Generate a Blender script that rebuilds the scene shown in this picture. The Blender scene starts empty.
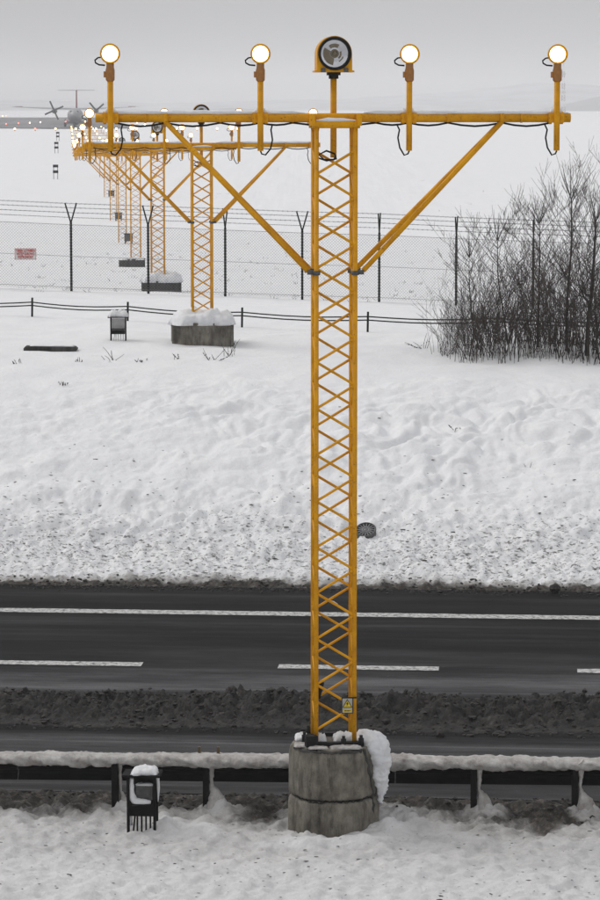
import bpy, bmesh, math, random
import numpy as np
from mathutils import Vector, Matrix

R = math.radians
sc = bpy.context.scene
COL = sc.collection

# ------------------------------------------------------------------ camera
HC = 7.4
cam_d = bpy.data.cameras.new('camera')
cam = bpy.data.objects.new('camera', cam_d)
COL.objects.link(cam)
cam.location = (0, 0, HC)
cam.rotation_euler = (R(90 - 6.59), 0, 0)
cam_d.sensor_fit = 'HORIZONTAL'
cam_d.sensor_width = 36
cam_d.lens = 36 * 2961 / 600
cam_d.clip_start = 0.5
cam_d.clip_end = 12000
sc.camera = cam

# ------------------------------------------------------------------ sky and sun (flat overcast)
SUN_EL, SUN_AZ = 44, 296
world = bpy.data.worlds.new('World')
sc.world = world
world.use_nodes = True
nt = world.node_tree
for n in list(nt.nodes):
    nt.nodes.remove(n)
out = nt.nodes.new('ShaderNodeOutputWorld')
bg = nt.nodes.new('ShaderNodeBackground')
sky = nt.nodes.new('ShaderNodeTexSky')
sky.sky_type = 'NISHITA'
sky.sun_disc = False
sky.sun_elevation = R(SUN_EL)
sky.sun_rotation = R(SUN_AZ)
sky.dust_density = 6
sky.air_density = 1.0
hs = nt.nodes.new('ShaderNodeHueSaturation')
hs.inputs['Saturation'].default_value = 0.12
hs.inputs['Value'].default_value = 0.9
nt.links.new(sky.outputs[0], hs.inputs['Color'])
# overcast cloud deck: brighter overhead than at the horizon, the same all round
tc = nt.nodes.new('ShaderNodeTexCoord')
sx = nt.nodes.new('ShaderNodeSeparateXYZ')
nt.links.new(tc.outputs['Generated'], sx.inputs[0])
mr = nt.nodes.new('ShaderNodeMapRange')
mr.inputs['From Min'].default_value = 0
mr.inputs['From Max'].default_value = 1
mr.inputs['To Min'].default_value = 3.55
mr.inputs['To Max'].default_value = 6.3
nt.links.new(sx.outputs['Z'], mr.inputs['Value'])
tint = nt.nodes.new('ShaderNodeMix')
tint.data_type = 'RGBA'
tint.blend_type = 'MULTIPLY'
tint.inputs['Factor'].default_value = 1
tint.inputs['A'].default_value = (1.0, 1.0, 1.02, 1)
nt.links.new(mr.outputs[0], tint.inputs['B'])
mixs = nt.nodes.new('ShaderNodeMix')
mixs.data_type = 'RGBA'
mixs.inputs['Factor'].default_value = 0.88
nt.links.new(hs.outputs[0], mixs.inputs['A'])
nt.links.new(tint.outputs['Result'], mixs.inputs['B'])
nt.links.new(mixs.outputs['Result'], bg.inputs['Color'])
bg.inputs['Strength'].default_value = 0.12
nt.links.new(bg.outputs[0], out.inputs['Surface'])

sun_d = bpy.data.lights.new('sun', 'SUN')
sun = bpy.data.objects.new('sun', sun_d)
COL.objects.link(sun)
sun_d.energy = 1.05
sun_d.angle = R(35)
sun_d.color = (1, 0.97, 0.93)
# soft light from ahead on the left, high up
sdir = Vector((math.cos(R(SUN_EL)) * math.sin(R(SUN_AZ)), math.cos(R(SUN_EL)) * math.cos(R(SUN_AZ)), math.sin(R(SUN_EL))))
sun.rotation_euler = sdir.to_track_quat('Z', 'Y').to_euler()

vs = sc.view_settings
vs.view_transform = 'Standard'
vs.look = 'None'
vs.exposure = 0.08
vs.gamma = 1
vs.use_curve_mapping = False
sc.cycles.use_denoising = True
sc.cycles.volume_bounces = 2
sc.cycles.max_bounces = 6
sc.cycles.transparent_max_bounces = 16

# ------------------------------------------------------------------ helpers: noise
def _hash(ix, iy, seed):
    h = (ix.astype(np.int64) * 374761393 + iy.astype(np.int64) * 668265263 + seed * 1442695041) & 0xFFFFFFFF
    h = ((h ^ (h >> 13)) * 1274126177) & 0xFFFFFFFF
    return (h ^ (h >> 16)) & 0xFFFFFFFF

def gnoise(x, y, seed=0):
    x = np.asarray(x, float); y = np.asarray(y, float)
    x0 = np.floor(x); y0 = np.floor(y)
    fx = x - x0; fy = y - y0
    u = fx * fx * fx * (fx * (fx * 6 - 15) + 10)
    v = fy * fy * fy * (fy * (fy * 6 - 15) + 10)
    def g(dx, dy):
        a = _hash(x0 + dx, y0 + dy, seed).astype(float) / 4294967296.0 * 2 * math.pi
        return np.cos(a) * (fx - dx) + np.sin(a) * (fy - dy)
    a = g(0, 0) * (1 - u) + g(1, 0) * u
    b = g(0, 1) * (1 - u) + g(1, 1) * u
    return (a * (1 - v) + b * v) * 1.5

def fbm(x, y, seed=0, octs=4, gain=0.5):
    t = 0; a = 1.0; f = 1.0
    for k in range(octs):
        t = t + a * gnoise(x * f, y * f, seed + 17 * k)
        a *= gain; f *= 2.03
    return t

def sstep(a, b, x):
    t = np.clip((np.asarray(x, float) - a) / (b - a), 0, 1)
    return t * t * (3 - 2 * t)

# ------------------------------------------------------------------ helpers: mesh building
class MB:
    def __init__(self):
        self.v = []; self.f = []; self.m = []; self.cur = 0; self.smooth = []
    def add(self, vs_, fs_, smooth=False):
        o = len(self.v)
        self.v.extend([tuple(p) for p in vs_])
        for f in fs_:
            self.f.append(tuple(i + o for i in f)); self.m.append(self.cur); self.smooth.append(smooth)
    def box(self, c, s, rz=0, rx=0, ry=0):
        M = Matrix.Rotation(rz, 3, 'Z') @ Matrix.Rotation(ry, 3, 'Y') @ Matrix.Rotation(rx, 3, 'X')
        c = Vector(c); hx, hy, hz = s[0] / 2, s[1] / 2, s[2] / 2
        P = [c + M @ Vector((x, y, z)) for x in (-hx, hx) for y in (-hy, hy) for z in (-hz, hz)]
        self.add(P, [(0, 1, 3, 2), (4, 6, 7, 5), (0, 4, 5, 1), (2, 3, 7, 6), (0, 2, 6, 4), (1, 5, 7, 3)])
    def path(self, pts, rad, seg=8, cap=True, smooth=True, flat=1.0):
        pts = [Vector(p) for p in pts]
        n = len(pts)
        if not hasattr(rad, '__len__'): rad = [rad] * n
        V = []; up = None
        for i in range(n):
            d = (pts[min(i + 1, n - 1)] - pts[max(i - 1, 0)]).normalized()
            if up is None:
                up = Vector((0, 0, 1)) if abs(d.z) < 0.9 else Vector((0, 1, 0))
            a = d.cross(up)
            if a.length < 1e-5: a = d.orthogonal()
            a.normalize(); b = a.cross(d).normalized(); up = b
            for k in range(seg):
                t = 2 * math.pi * (k + 0.5) / seg
                V.append(pts[i] + a * (math.cos(t) * rad[i]) + b * (math.sin(t) * rad[i] * flat))
        F = []
        for i in range(n - 1):
            for k in range(seg):
                k2 = (k + 1) % seg
                F.append((i * seg + k, i * seg + k2, (i + 1) * seg + k2, (i + 1) * seg + k))
        self.add(V, F, smooth)
        if cap:
            o = len(self.v) - n * seg
            self.f.append(tuple(o + k for k in reversed(range(seg)))); self.m.append(self.cur); self.smooth.append(False)
            self.f.append(tuple(o + (n - 1) * seg + k for k in range(seg))); self.m.append(self.cur); self.smooth.append(False)
    def lathe(self, prof, c=(0, 0, 0), axis='Z', seg=24, smooth=True, cap=True, jit=None):
        c = Vector(c); V = []
        for (r, h) in prof:
            for k in range(seg):
                t = 2 * math.pi * (k + 0.5) / seg
                rr = r * (jit(t, h) if jit else 1)
                x, y = rr * math.cos(t), rr * math.sin(t)
                V.append(c + (Vector((x, y, h)) if axis == 'Z' else Vector((x, h, -y)) if axis == 'Y' else Vector((h, x, y))))
        n = len(prof); F = []
        for i in range(n - 1):
            for k in range(seg):
                k2 = (k + 1) % seg
                F.append((i * seg + k, i * seg + k2, (i + 1) * seg + k2, (i + 1) * seg + k))
        o = len(self.v)
        self.add(V, F, smooth)
        if cap:
            self.f.append(tuple(o + k for k in reversed(range(seg)))); self.m.append(self.cur); self.smooth.append(False)
            self.f.append(tuple(o + (n - 1) * seg + k for k in range(seg))); self.m.append(self.cur); self.smooth.append(False)
    def prism(self, poly, y0, y1):          # poly in x,z extruded along y
        n = len(poly)
        V = [(x, y0, z) for x, z in poly] + [(x, y1, z) for x, z in poly]
        F = [tuple(range(n)), tuple(reversed(range(n, 2 * n)))] + [(i, i + n, (i + 1) % n + n, (i + 1) % n) for i in range(n)]
        self.add(V, F)
    def mesh(self, name, mats):
        me = bpy.data.meshes.new(name)
        me.from_pydata(self.v, [], self.f)
        for m in (mats if isinstance(mats, (list, tuple)) else [mats]):
            me.materials.append(m)
        if self.m and max(self.m) > 0: me.polygons.foreach_set('material_index', self.m)
        me.polygons.foreach_set('use_smooth', self.smooth)
        me.update()
        return me
    def build(self, name, mats, parent=None, loc=None):
        return link(name, self.mesh(name, mats), parent, loc)

def link(name, me, parent=None, loc=None, rot=None, scale=None):
    o = bpy.data.objects.new(name, me)
    COL.objects.link(o)
    if parent is not None: o.parent = parent
    if loc is not None: o.location = loc
    if rot is not None: o.rotation_euler = rot
    if scale is not None: o.scale = scale
    return o

def empty(name, loc=(0, 0, 0), rz=0):
    return link(name, None, None, loc, (0, 0, rz))

def tag(o, label=None, cat=None, group=None, kind=None):
    if label: o['label'] = label
    if cat: o['category'] = cat
    if group: o['group'] = group
    if kind: o['kind'] = kind
    return o

def copy_tree(o, parent=None):
    c = o.copy(); COL.objects.link(c); c.parent = parent
    for ch in list(o.children): copy_tree(ch, c)
    return c

def grid_mesh(name, X, Y, Z, mat, attrs=None, smooth=True):
    ny, nx = X.shape
    me = bpy.data.meshes.new(name)
    co = np.stack([X, Y, Z], -1).reshape(-1, 3).astype(np.float32)
    idx = np.arange(nx * ny).reshape(ny, nx)
    q = np.stack([idx[:-1, :-1], idx[:-1, 1:], idx[1:, 1:], idx[1:, :-1]], -1).reshape(-1, 4)
    me.vertices.add(len(co)); me.vertices.foreach_set('co', co.ravel())
    me.loops.add(q.size); me.loops.foreach_set('vertex_index', q.ravel().astype(np.int32))
    me.polygons.add(len(q)); me.polygons.foreach_set('loop_start', np.arange(0, q.size, 4, dtype=np.int32))
    me.polygons.foreach_set('use_smooth', np.full(len(q), smooth))
    for an, arr in (attrs or {}).items():
        a = me.attributes.new(an, 'FLOAT', 'POINT'); a.data.foreach_set('value', arr.ravel().astype(np.float32))
    me.materials.append(mat)
    me.update(calc_edges=True)
    return me

# ------------------------------------------------------------------ helpers: materials
def mat_new(name):
    m = bpy.data.materials.new(name); m.use_nodes = True
    t = m.node_tree
    return m, t, t.nodes['Principled BSDF']

def N(t, typ, **kw):
    n = t.nodes.new(typ)
    for k, v in kw.items():
        if hasattr(n, k): setattr(n, k, v)
        else: n.inputs[k].default_value = v
    return n

def noise_node(t, scale, detail=4, rough=0.6, coord='Object', stretch=None):
    tcn = N(t, 'ShaderNodeTexCoord')
    src = tcn.outputs[coord]
    if stretch:
        mp = N(t, 'ShaderNodeMapping'); mp.inputs['Scale'].default_value = stretch
        t.links.new(src, mp.inputs['Vector']); src = mp.outputs[0]
    n = N(t, 'ShaderNodeTexNoise'); n.inputs['Scale'].default_value = scale
    n.inputs['Detail'].default_value = detail; n.inputs['Roughness'].default_value = rough
    t.links.new(src, n.inputs['Vector'])
    return n

def ramp(t, src, stops):
    r = N(t, 'ShaderNodeValToRGB')
    el = r.color_ramp.elements
    while len(el) < len(stops): el.new(0.5)
    for e, (p, c) in zip(el, stops):
        e.position = p; e.color = c if len(c) == 4 else (*c, 1)
    t.links.new(src, r.inputs['Fac'])
    return r

def mixc(t, fac, a, b, mode='MIX'):
    m = N(t, 'ShaderNodeMix', data_type='RGBA', blend_type=mode)
    for key, val in (('Factor', fac), ('A', a), ('B', b)):
        sock = [s for s in m.inputs if s.name == key and (s.type == ('VALUE' if key == 'Factor' else 'RGBA'))][0]
        if hasattr(val, 'links') or hasattr(val, 'is_linked'): t.links.new(val, sock)
        else: sock.default_value = val if key == 'Factor' else (*val, 1) if len(val) == 3 else val
    return [s for s in m.outputs if s.type == 'RGBA'][0]

def bump(t, b, src, strength, dist=0.02, prev=None):
    n = N(t, 'ShaderNodeBump'); n.inputs['Strength'].default_value = strength; n.inputs['Distance'].default_value = dist
    t.links.new(src, n.inputs['Height'])
    if prev is not None: t.links.new(prev, n.inputs['Normal'])
    t.links.new(n.outputs[0], b.inputs['Normal'])
    return n.outputs[0]

def simple(name, c1, c2=None, scale=6, rough=0.6, metal=0, bmp=0.0, bscale=40, stops=(0.35, 0.65), stretch=None):
    m, t, b = mat_new(name)
    b.inputs['Roughness'].default_value = rough; b.inputs['Metallic'].default_value = metal
    if c2 is None: c2 = tuple(x * 0.8 for x in c1)
    n = noise_node(t, scale, 6, stretch=stretch)
    r = ramp(t, n.outputs['Fac'], [(stops[0], c2), (stops[1], c1)])
    t.links.new(r.outputs[0], b.inputs['Base Color'])
    if bmp:
        n2 = noise_node(t, bscale, 5); bump(t, b, n2.outputs['Fac'], bmp, 0.02)
    return m

M = {}
# yellow-orange enamel, slightly grimy
m, t, b = mat_new('yellow_paint')
n1 = noise_node(t, 5, 6); r1 = ramp(t, n1.outputs['Fac'], [(0.30, (0.56, 0.245, 0.002)), (0.62, (0.78, 0.37, 0.002))])
n2 = noise_node(t, 38, 4); r2 = ramp(t, n2.outputs['Fac'], [(0.58, (1, 1, 1)), (0.70, (0.32, 0.25, 0.2))])
t.links.new(mixc(t, 0.65, r1.outputs[0], r2.outputs[0], 'MULTIPLY'), b.inputs['Base Color'])
b.inputs['Roughness'].default_value = 0.5
b.inputs['Specular IOR Level'].default_value = 0.2
M['yellow'] = m
M['lamp_brown'] = simple('lamp_holder_paint', (0.40, 0.17, 0.03), (0.25, 0.11, 0.03), 14, 0.5)
M['black'] = simple('black_rubber', (0.015, 0.015, 0.016), None, 20, 0.6)
M['clampgrey'] = simple('galvanised_clamp', (0.12, 0.12, 0.12), (0.06, 0.06, 0.06), 20, 0.5, 0.4)
M['darksteel'] = simple('dark_weathered_steel', (0.012, 0.0115, 0.011), (0.005, 0.005, 0.005), 9, 0.75, 0.0, 0.2, 60)
M['railsteel'] = simple('weathered_rail_steel', (0.012, 0.012, 0.013), (0.005, 0.005, 0.005), 5, 0.75, 0.0, 0.2, 30)
M['fencepost'] = simple('dark_fence_paint', (0.012, 0.016, 0.014), (0.006, 0.008, 0.007), 12, 0.6)
for _k in ('black', 'darksteel', 'railsteel', 'fencepost'): M[_k].node_tree.nodes['Principled BSDF'].inputs['Specular IOR Level'].default_value = 0.12
M['wire'] = simple('galvanised_wire', (0.22, 0.225, 0.23), (0.14, 0.14, 0.145), 20, 0.5, 0.3)
M['white'] = simple('white_sheet', (0.75, 0.75, 0.74), None, 8, 0.5)
M['red'] = simple('red_print', (0.50, 0.03, 0.02), None, 8, 0.5)
M['signyellow'] = simple('sign_yellow', (0.75, 0.55, 0.02), None, 8, 0.45)
M['reflector'] = simple('reflector_metal', (0.75, 0.75, 0.76), None, 4, 0.12, 1.0)
M['tan'] = simple('flash_tube_housing', (0.20, 0.16, 0.10), None, 12, 0.5)
M['glass'] = mat_new('lamp_glass')[0]
bb = M['glass'].node_tree.nodes['Principled BSDF']
bb.inputs['Transmission Weight'].default_value = 1; bb.inputs['Roughness'].default_value = 0.02; bb.inputs['IOR'].default_value = 1.2
bb.inputs['Base Color'].default_value = (0.95, 0.97, 1, 1)

def emit(name, col, s):
    m, t, b = mat_new(name)
    n = noise_node(t, 3, 2)
    r = ramp(t, n.outputs['Fac'], [(0.2, tuple(x * 0.92 for x in col)), (0.8, col)])
    t.links.new(r.outputs[0], b.inputs['Base Color']); t.links.new(r.outputs[0], b.inputs['Emission Color'])
    b.inputs['Emission Strength'].default_value = s
    return m
M['lens'] = emit('lit_lens', (1.0, 0.80, 0.50), 9)
M['lens_far'] = emit('lit_lens_warm', (1.0, 0.62, 0.26), 9)
M['lens_red'] = emit('lit_lens_red', (1.0, 0.16, 0.12), 4)

# clean snow laid on things
m, t, b = mat_new('snow_cap')
n1 = noise_node(t, 9, 6); r1 = ramp(t, n1.outputs['Fac'], [(0.3, (0.74, 0.755, 0.78)), (0.7, (0.86, 0.87, 0.885))])
t.links.new(r1.outputs[0], b.inputs['Base Color']); b.inputs['Roughness'].default_value = 0.75
n2 = noise_node(t, 32, 8, 0.7); bump(t, b, n2.outputs['Fac'], 0.9, 0.02)
M['snow'] = m
# grey roadside snow, salted and splashed
m, t, b = mat_new('dirty_snow')
n1 = noise_node(t, 7, 8, 0.7); r1 = ramp(t, n1.outputs['Fac'], [(0.25, (0.17, 0.15, 0.135)), (0.48, (0.40, 0.385, 0.37)), (0.72, (0.60, 0.59, 0.575))])
t.links.new(r1.outputs[0], b.inputs['Base Color']); b.inputs['Roughness'].default_value = 0.8
n2 = noise_node(t, 40, 6); bump(t, b, n2.outputs['Fac'], 0.7, 0.02)
M['dirtysnow'] = m
# slush and soil
m, t, b = mat_new('road_slush')
n1 = noise_node(t, 6, 9, 0.72); r1 = ramp(t, n1.outputs['Fac'], [(0.3, (0.007, 0.006, 0.0055)), (0.50, (0.015, 0.013, 0.0115)), (0.62, (0.036, 0.032, 0.028)), (0.74, (0.15, 0.14, 0.13))])
t.links.new(r1.outputs[0], b.inputs['Base Color']); b.inputs['Roughness'].default_value = 0.7
n2 = noise_node(t, 30, 8, 0.7); bump(t, b, n2.outputs['Fac'], 1.0, 0.05)
M['slush'] = m
M['clod'] = simple('slush_clod', (0.045, 0.040, 0.036), (0.010, 0.009, 0.008), 7, 0.8, 0, 0.5, 40)
M['speck'] = simple('soil_grass_and_shade_fleck', (0.09, 0.085, 0.075), (0.02, 0.019, 0.016), 3, 0.9)  # dark tone for soil and grass, also for shade painted on the snow

# ground snow with dirt attribute
m, t, b = mat_new('snow_ground')
at = N(t, 'ShaderNodeAttribute', attribute_name='dirt')
at2 = N(t, 'ShaderNodeAttribute', attribute_name='grit')
n1 = noise_node(t, 1.1, 6); clean = ramp(t, n1.outputs['Fac'], [(0.3, (0.79, 0.80, 0.82)), (0.7, (0.86, 0.865, 0.875))])
n2 = noise_node(t, 5.5, 9, 0.72); grey = ramp(t, n2.outputs['Fac'], [(0.28, (0.24, 0.225, 0.21)), (0.48, (0.42, 0.41, 0.40)), (0.7, (0.56, 0.555, 0.55))])
n3 = noise_node(t, 9, 9, 0.75); mud = ramp(t, n3.outputs['Fac'], [(0.3, (0.012, 0.011, 0.010)), (0.52, (0.05, 0.044, 0.038)), (0.72, (0.19, 0.175, 0.16))])
f1 = ramp(t, at.outputs['Fac'], [(0.0, (0, 0, 0)), (0.5, (1, 1, 1))])
# mud edge broken up by noise
ma = N(t, 'ShaderNodeMath', operation='ADD'); nb = noise_node(t, 4.5, 7, 0.7)
mm = N(t, 'ShaderNodeMath', operation='MULTIPLY_ADD'); mm.inputs[1].default_value = 0.7; mm.inputs[2].default_value = -0.35
t.links.new(nb.outputs['Fac'], mm.inputs[0]); t.links.new(at.outputs['Fac'], ma.inputs[0]); t.links.new(mm.outputs[0], ma.inputs[1])
f2 = ramp(t, ma.outputs[0], [(0.60, (0, 0, 0)), (0.80, (1, 1, 1))])
c = mixc(t, f1.outputs[0], clean.outputs[0], grey.outputs[0])
c = mixc(t, f2.outputs[0], c, mud.outputs[0])
# grit: flecks of soil showing between snow crystals next to the road
n4 = noise_node(t, 16, 5, 0.65, stretch=(0.55, 1.3, 1.3)); ga = N(t, 'ShaderNodeMath', operation='MULTIPLY_ADD')
ga.inputs[1].default_value = 0.22; t.links.new(at2.outputs['Fac'], ga.inputs[0]); t.links.new(n4.outputs['Fac'], ga.inputs[2])
f3 = ramp(t, ga.outputs[0], [(0.745, (0, 0, 0)), (0.86, (1, 1, 1))])
c = mixc(t, f3.outputs[0], c, (0.20, 0.195, 0.19))
t.links.new(c, b.inputs['Base Color'])
b.inputs['Roughness'].default_value = 0.8
b.inputs['Specular IOR Level'].default_value = 0.3
nn = noise_node(t, 14, 8, 0.68); p = bump(t, b, nn.outputs['Fac'], 0.6, 0.05)
nn2 = noise_node(t, 70, 4, 0.6); bump(t, b, nn2.outputs['Fac'], 0.35, 0.012, p)
M['ground'] = m

# wet winter asphalt, streaked along the lanes
m, t, b = mat_new('wet_asphalt')
n1 = noise_node(t, 1.0, 6, 0.6, stretch=(0.03, 1.7, 1)); r1 = ramp(t, n1.outputs['Fac'], [(0.30, (0.55, 0.55, 0.55)), (0.52, (1, 1, 1)), (0.70, (2.5, 2.5, 2.5))])
# dry salt film worn into the wheel tracks of each lane
tcy = N(t, 'ShaderNodeTexCoord'); sxy = N(t, 'ShaderNodeSeparateXYZ'); t.links.new(tcy.outputs['Object'], sxy.inputs[0])
mry = N(t, 'ShaderNodeMapRange'); mry.inputs['From Min'].default_value = 31.0; mry.inputs['From Max'].default_value = 46.0; t.links.new(sxy.outputs['Y'], mry.inputs['Value'])
def _p(v): return (v - 31.0) / 15.0
g_ = lambda v: (v, v, v * 1.04)
lanes = ramp(t, mry.outputs[0], [(_p(31.6), g_(0.06)), (_p(32.6), g_(0.05)), (_p(33.2), g_(0.07)), (_p(33.9), g_(0.08)), (_p(34.5), g_(0.025)), (_p(36.6), g_(0.07)), (_p(37.3), g_(0.065)), (_p(37.9), g_(0.13)), (_p(38.3), g_(0.06)), (_p(39.2), g_(0.024)), (_p(39.9), g_(0.030)), (_p(40.6), g_(0.018)), (_p(41.8), g_(0.021)), (_p(42.6), g_(0.016)), (_p(43.6), g_(0.015)), (_p(45.0), g_(0.017))])
c = mixc(t, 1.0, lanes.outputs[0], r1.outputs[0], 'MULTIPLY')
n2 = noise_node(t, 60, 4, 0.7); r2 = ramp(t, n2.outputs['Fac'], [(0.35, (0.65, 0.65, 0.65)), (0.7, (1.25, 1.25, 1.25))])
c = mixc(t, 1.0, c, r2.outputs[0], 'MULTIPLY')
n3 = noise_node(t, 2.6, 9, 0.8, stretch=(0.3, 2.4, 1)); r3 = ramp(t, n3.outputs['Fac'], [(0.67, (0, 0, 0)), (0.76, (1, 1, 1))])
c = mixc(t, r3.outputs[0], c, (0.07, 0.07, 0.07))
n5 = noise_node(t, 0.55, 9, 0.75, stretch=(0.35, 1.6, 1)); r5 = ramp(t, n5.outputs['Fac'], [(0.42, (0.45, 0.45, 0.46)), (0.55, (1, 1, 1)), (0.70, (1.7, 1.7, 1.7))])
c = mixc(t, 1.0, c, r5.outputs[0], 'MULTIPLY')
n6 = noise_node(t, 22, 3, 0.6, stretch=(0.5, 1, 1)); r6 = ramp(t, n6.outputs['Fac'], [(0.73, (0, 0, 0)), (0.77, (1, 1, 1))])
c = mixc(t, r6.outputs[0], c, (0.16, 0.16, 0.16))
t.links.new(c, b.inputs['Base Color'])
b.inputs['Roughness'].default_value = 0.72
bump(t, b, n2.outputs['Fac'], 0.3, 0.008)
b.inputs['Specular IOR Level'].default_value = 0.05
M['asphalt'] = m
M['marking'] = None
m, t, b = mat_new('worn_road_paint')
n1 = noise_node(t, 14, 8, 0.75); r1 = ramp(t, n1.outputs['Fac'], [(0.41, (0.05, 0.05, 0.05)), (0.50, (0.46, 0.46, 0.45)), (0.7, (0.64, 0.64, 0.63))])
t.links.new(r1.outputs[0], b.inputs['Base Color']); b.inputs['Roughness'].default_value = 0.6
M['marking'] = m

# weathered concrete with streaks
m, t, b = mat_new('stained_concrete')
n1 = noise_node(t, 5, 8, 0.65); r1 = ramp(t, n1.outputs['Fac'], [(0.3, (0.085, 0.077, 0.062)), (0.65, (0.235, 0.222, 0.19))])
n2 = noise_node(t, 4.5, 9, 0.72, stretch=(1.3, 1.3, 0.30)); r2 = ramp(t, n2.outputs['Fac'], [(0.36, (0.16, 0.14, 0.12)), (0.50, (0.8, 0.78, 0.76)), (0.62, (1.15, 1.13, 1.1))])
c = mixc(t, 0.9, r1.outputs[0], r2.outputs[0], 'MULTIPLY')
n3 = noise_node(t, 55, 4); r3 = ramp(t, n3.outputs['Fac'], [(0.30, (0.3, 0.3, 0.3)), (0.38, (1, 1, 1))])
c = mixc(t, 0.8, c, r3.outputs[0], 'MULTIPLY')
t.links.new(c, b.inputs['Base Color']); b.inputs['Roughness'].default_value = 0.85
bump(t, b, n3.outputs['Fac'], 0.4, 0.012)
M['concrete'] = m
M['darkconcrete'] = simple('damp_dark_concrete', (0.07, 0.068, 0.062), (0.022, 0.022, 0.02), 6, 0.85, 0, 0.4, 40, stretch=(1.5, 1.5, 0.4))
M['bark'] = simple('dark_bark', (0.045, 0.037, 0.032), (0.016, 0.013, 0.011), 8, 0.9)
M['twig'] = simple('thin_twig_bark', (0.075, 0.058, 0.048), (0.034, 0.026, 0.022), 8, 0.9)
M['weed'] = simple('dry_weed', (0.05, 0.042, 0.033), (0.02, 0.018, 0.014), 8, 0.9)

# ------------------------------------------------------------------ terrain
A_ROAD = R(4.5)
SA, CA = math.sin(A_ROAD), math.cos(A_ROAD)
_kn = np.array([(-900, 0), (26, 0.03), (29.2, 0.0), (30.4, 0.04), (31.1, 0.02), (31.5, -0.04), (31.9, -0.3), (44.6, -0.3), (45.0, -0.10), (45.4, 0.06), (46.5, 0.28), (49, 0.93),
                (52, 1.72), (54.5, 2.22), (56.5, 2.50), (58.5, 2.64), (61, 2.70), (66, 2.68), (72, 2.45), (80, 2.15), (86, 1.98), (90, 1.8), (120, 0.9),
                (150, 0.5), (180, 0.5), (210, 1.1), (240, 1.9), (300, 2.9), (400, 3.5), (500, 3.6), (9000, 3.6)])
_sg = np.arange(-10, 600, 0.1)
_zg = np.interp(_sg, _kn[:, 0], _kn[:, 1])
def _gs(z, w):
    k = np.exp(-0.5 * (np.arange(-4 * w, 4 * w + 1) / w) ** 2); k /= k.sum()
    return np.convolve(np.pad(z, 4 * w, 'edge'), k, 'valid')
_far = sstep(46, 50, _sg); _vf = sstep(95, 140, _sg)
_zs = _gs(_zg, 1) * (1 - _far) + _gs(_zg, 10) * _far
_zs = _zs * (1 - _vf) + _gs(_zg, 120) * _vf

def road_s(X, Y): return X * SA + Y * CA

def base_height(X, Y):
    X = np.asarray(X, float); Y = np.asarray(Y, float)
    w = 1 - sstep(62, 95, Y)
    q = road_s(np.clip(X, -60, 60), Y) * w + Y * (1 - w)
    z = np.interp(q, _sg, _zs)
    tilt = sstep(66, 84, Y) * (1 - sstep(95, 140, Y))
    z = z + tilt * (-0.035 * np.clip(X, -25, 25) - 0.1)
    return z

# small drifts heaped at the guardrail posts, the cabinet and the round base
DRIFTS = [(-3.87 + 0.13, 30.68, 0.07, 0.20, 0.16), (-1.95 + 0.13, 30.58, 0.07, 0.16, 0.16), (-0.985 + 0.16, 30.55, 0.11, 0.20, 0.18), (0.92 + 0.1, 30.48, 0.08, 0.2, 0.2), (1.83 + 0.12, 30.43, 0.10, 0.18, 0.16), (2.89 + 0.12, 30.38, 0.09, 0.16, 0.15),
          (-1.38, 29.85, 0.09, 0.13, 0.2), (-1.05, 29.75, 0.09, 0.20, 0.22), (0.92, 29.75, 0.12, 0.20, 0.25), (0.55, 29.35, 0.07, 0.30, 0.12), (0.0, 29.30, 0.05, 0.35, 0.12)]

def height(X, Y):
    X = np.asarray(X, float); Y = np.asarray(Y, float)
    z = base_height(X, Y)
    s = road_s(X, Y)
    near = 1 - sstep(30.9, 31.5, s)
    bank = sstep(45.2, 46.6, s) * (1 - sstep(52.5, 56.5, s))
    lowb = sstep(45.0, 45.6, s) * (1 - sstep(47.0, 50.5, s))
    flat = sstep(51.5, 56, s)
    # tussocks under the snow: rounded mounds with creases between them
    wx = X + 0.25 * fbm(X * 0.9, Y * 0.9, 5, 2); wy = Y + 0.25 * fbm(X * 0.9, Y * 0.9, 9, 2)
    mound = np.abs(gnoise(wx * 1.25, wy * 1.05, 3)) * 0.6 + np.abs(gnoise(wx * 2.7, wy * 2.1, 13)) * 0.45
    patch = 0.30 + 0.95 * sstep(-0.45, 0.5, fbm(X * 0.33 + 3, Y * 0.30, 25, 3) + 0.05 * np.clip(X, -6, 6))
    big_m = np.abs(gnoise(wx * 0.62, wy * 0.8, 27))
    z = z + bank * (0.10 * (big_m - 0.2) + 0.24 * patch * (mound - 0.25) + 0.07 * fbm(X * 0.7, Y * 0.7, 21, 3) + 0.016 * fbm(X * 5.5, Y * 4.5, 23, 3, 0.6))
    z = z + lowb * (0.06 * fbm(X * 5, Y * 4, 31, 4, 0.65))
    amp = 0.035 * (1 - sstep(62, 120, Y)) + 0.02 + 0.06 * sstep(100, 200, Y)
    z = z + flat * amp * fbm(X * 0.45, Y * 0.45, 41, 4)
    z = z + near * (0.05 * fbm(X * 1.6, Y * 1.6, 51, 5, 0.6) + 0.035 * np.abs(gnoise(X * 4, Y * 3.4, 57)) + 0.022 * fbm(X * 8, Y * 7, 59, 3, 0.65))
    for (px_, py_, hh_, wx_, wy_) in DRIFTS:
        z = z + near * hh_ * np.exp(-((X - px_) / wx_) ** 2 - ((Y - py_) / wy_) ** 2)
    rail = sstep(29.7, 30.2, s) * (1 - sstep(31.2, 31.5, s))
    z = z + rail * 0.05 * fbm(X * 4.5, Y * 4.5, 61, 5, 0.7)
    return z

def gz(x, y): return float(height(np.array([x]), np.array([y]))[0])

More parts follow.
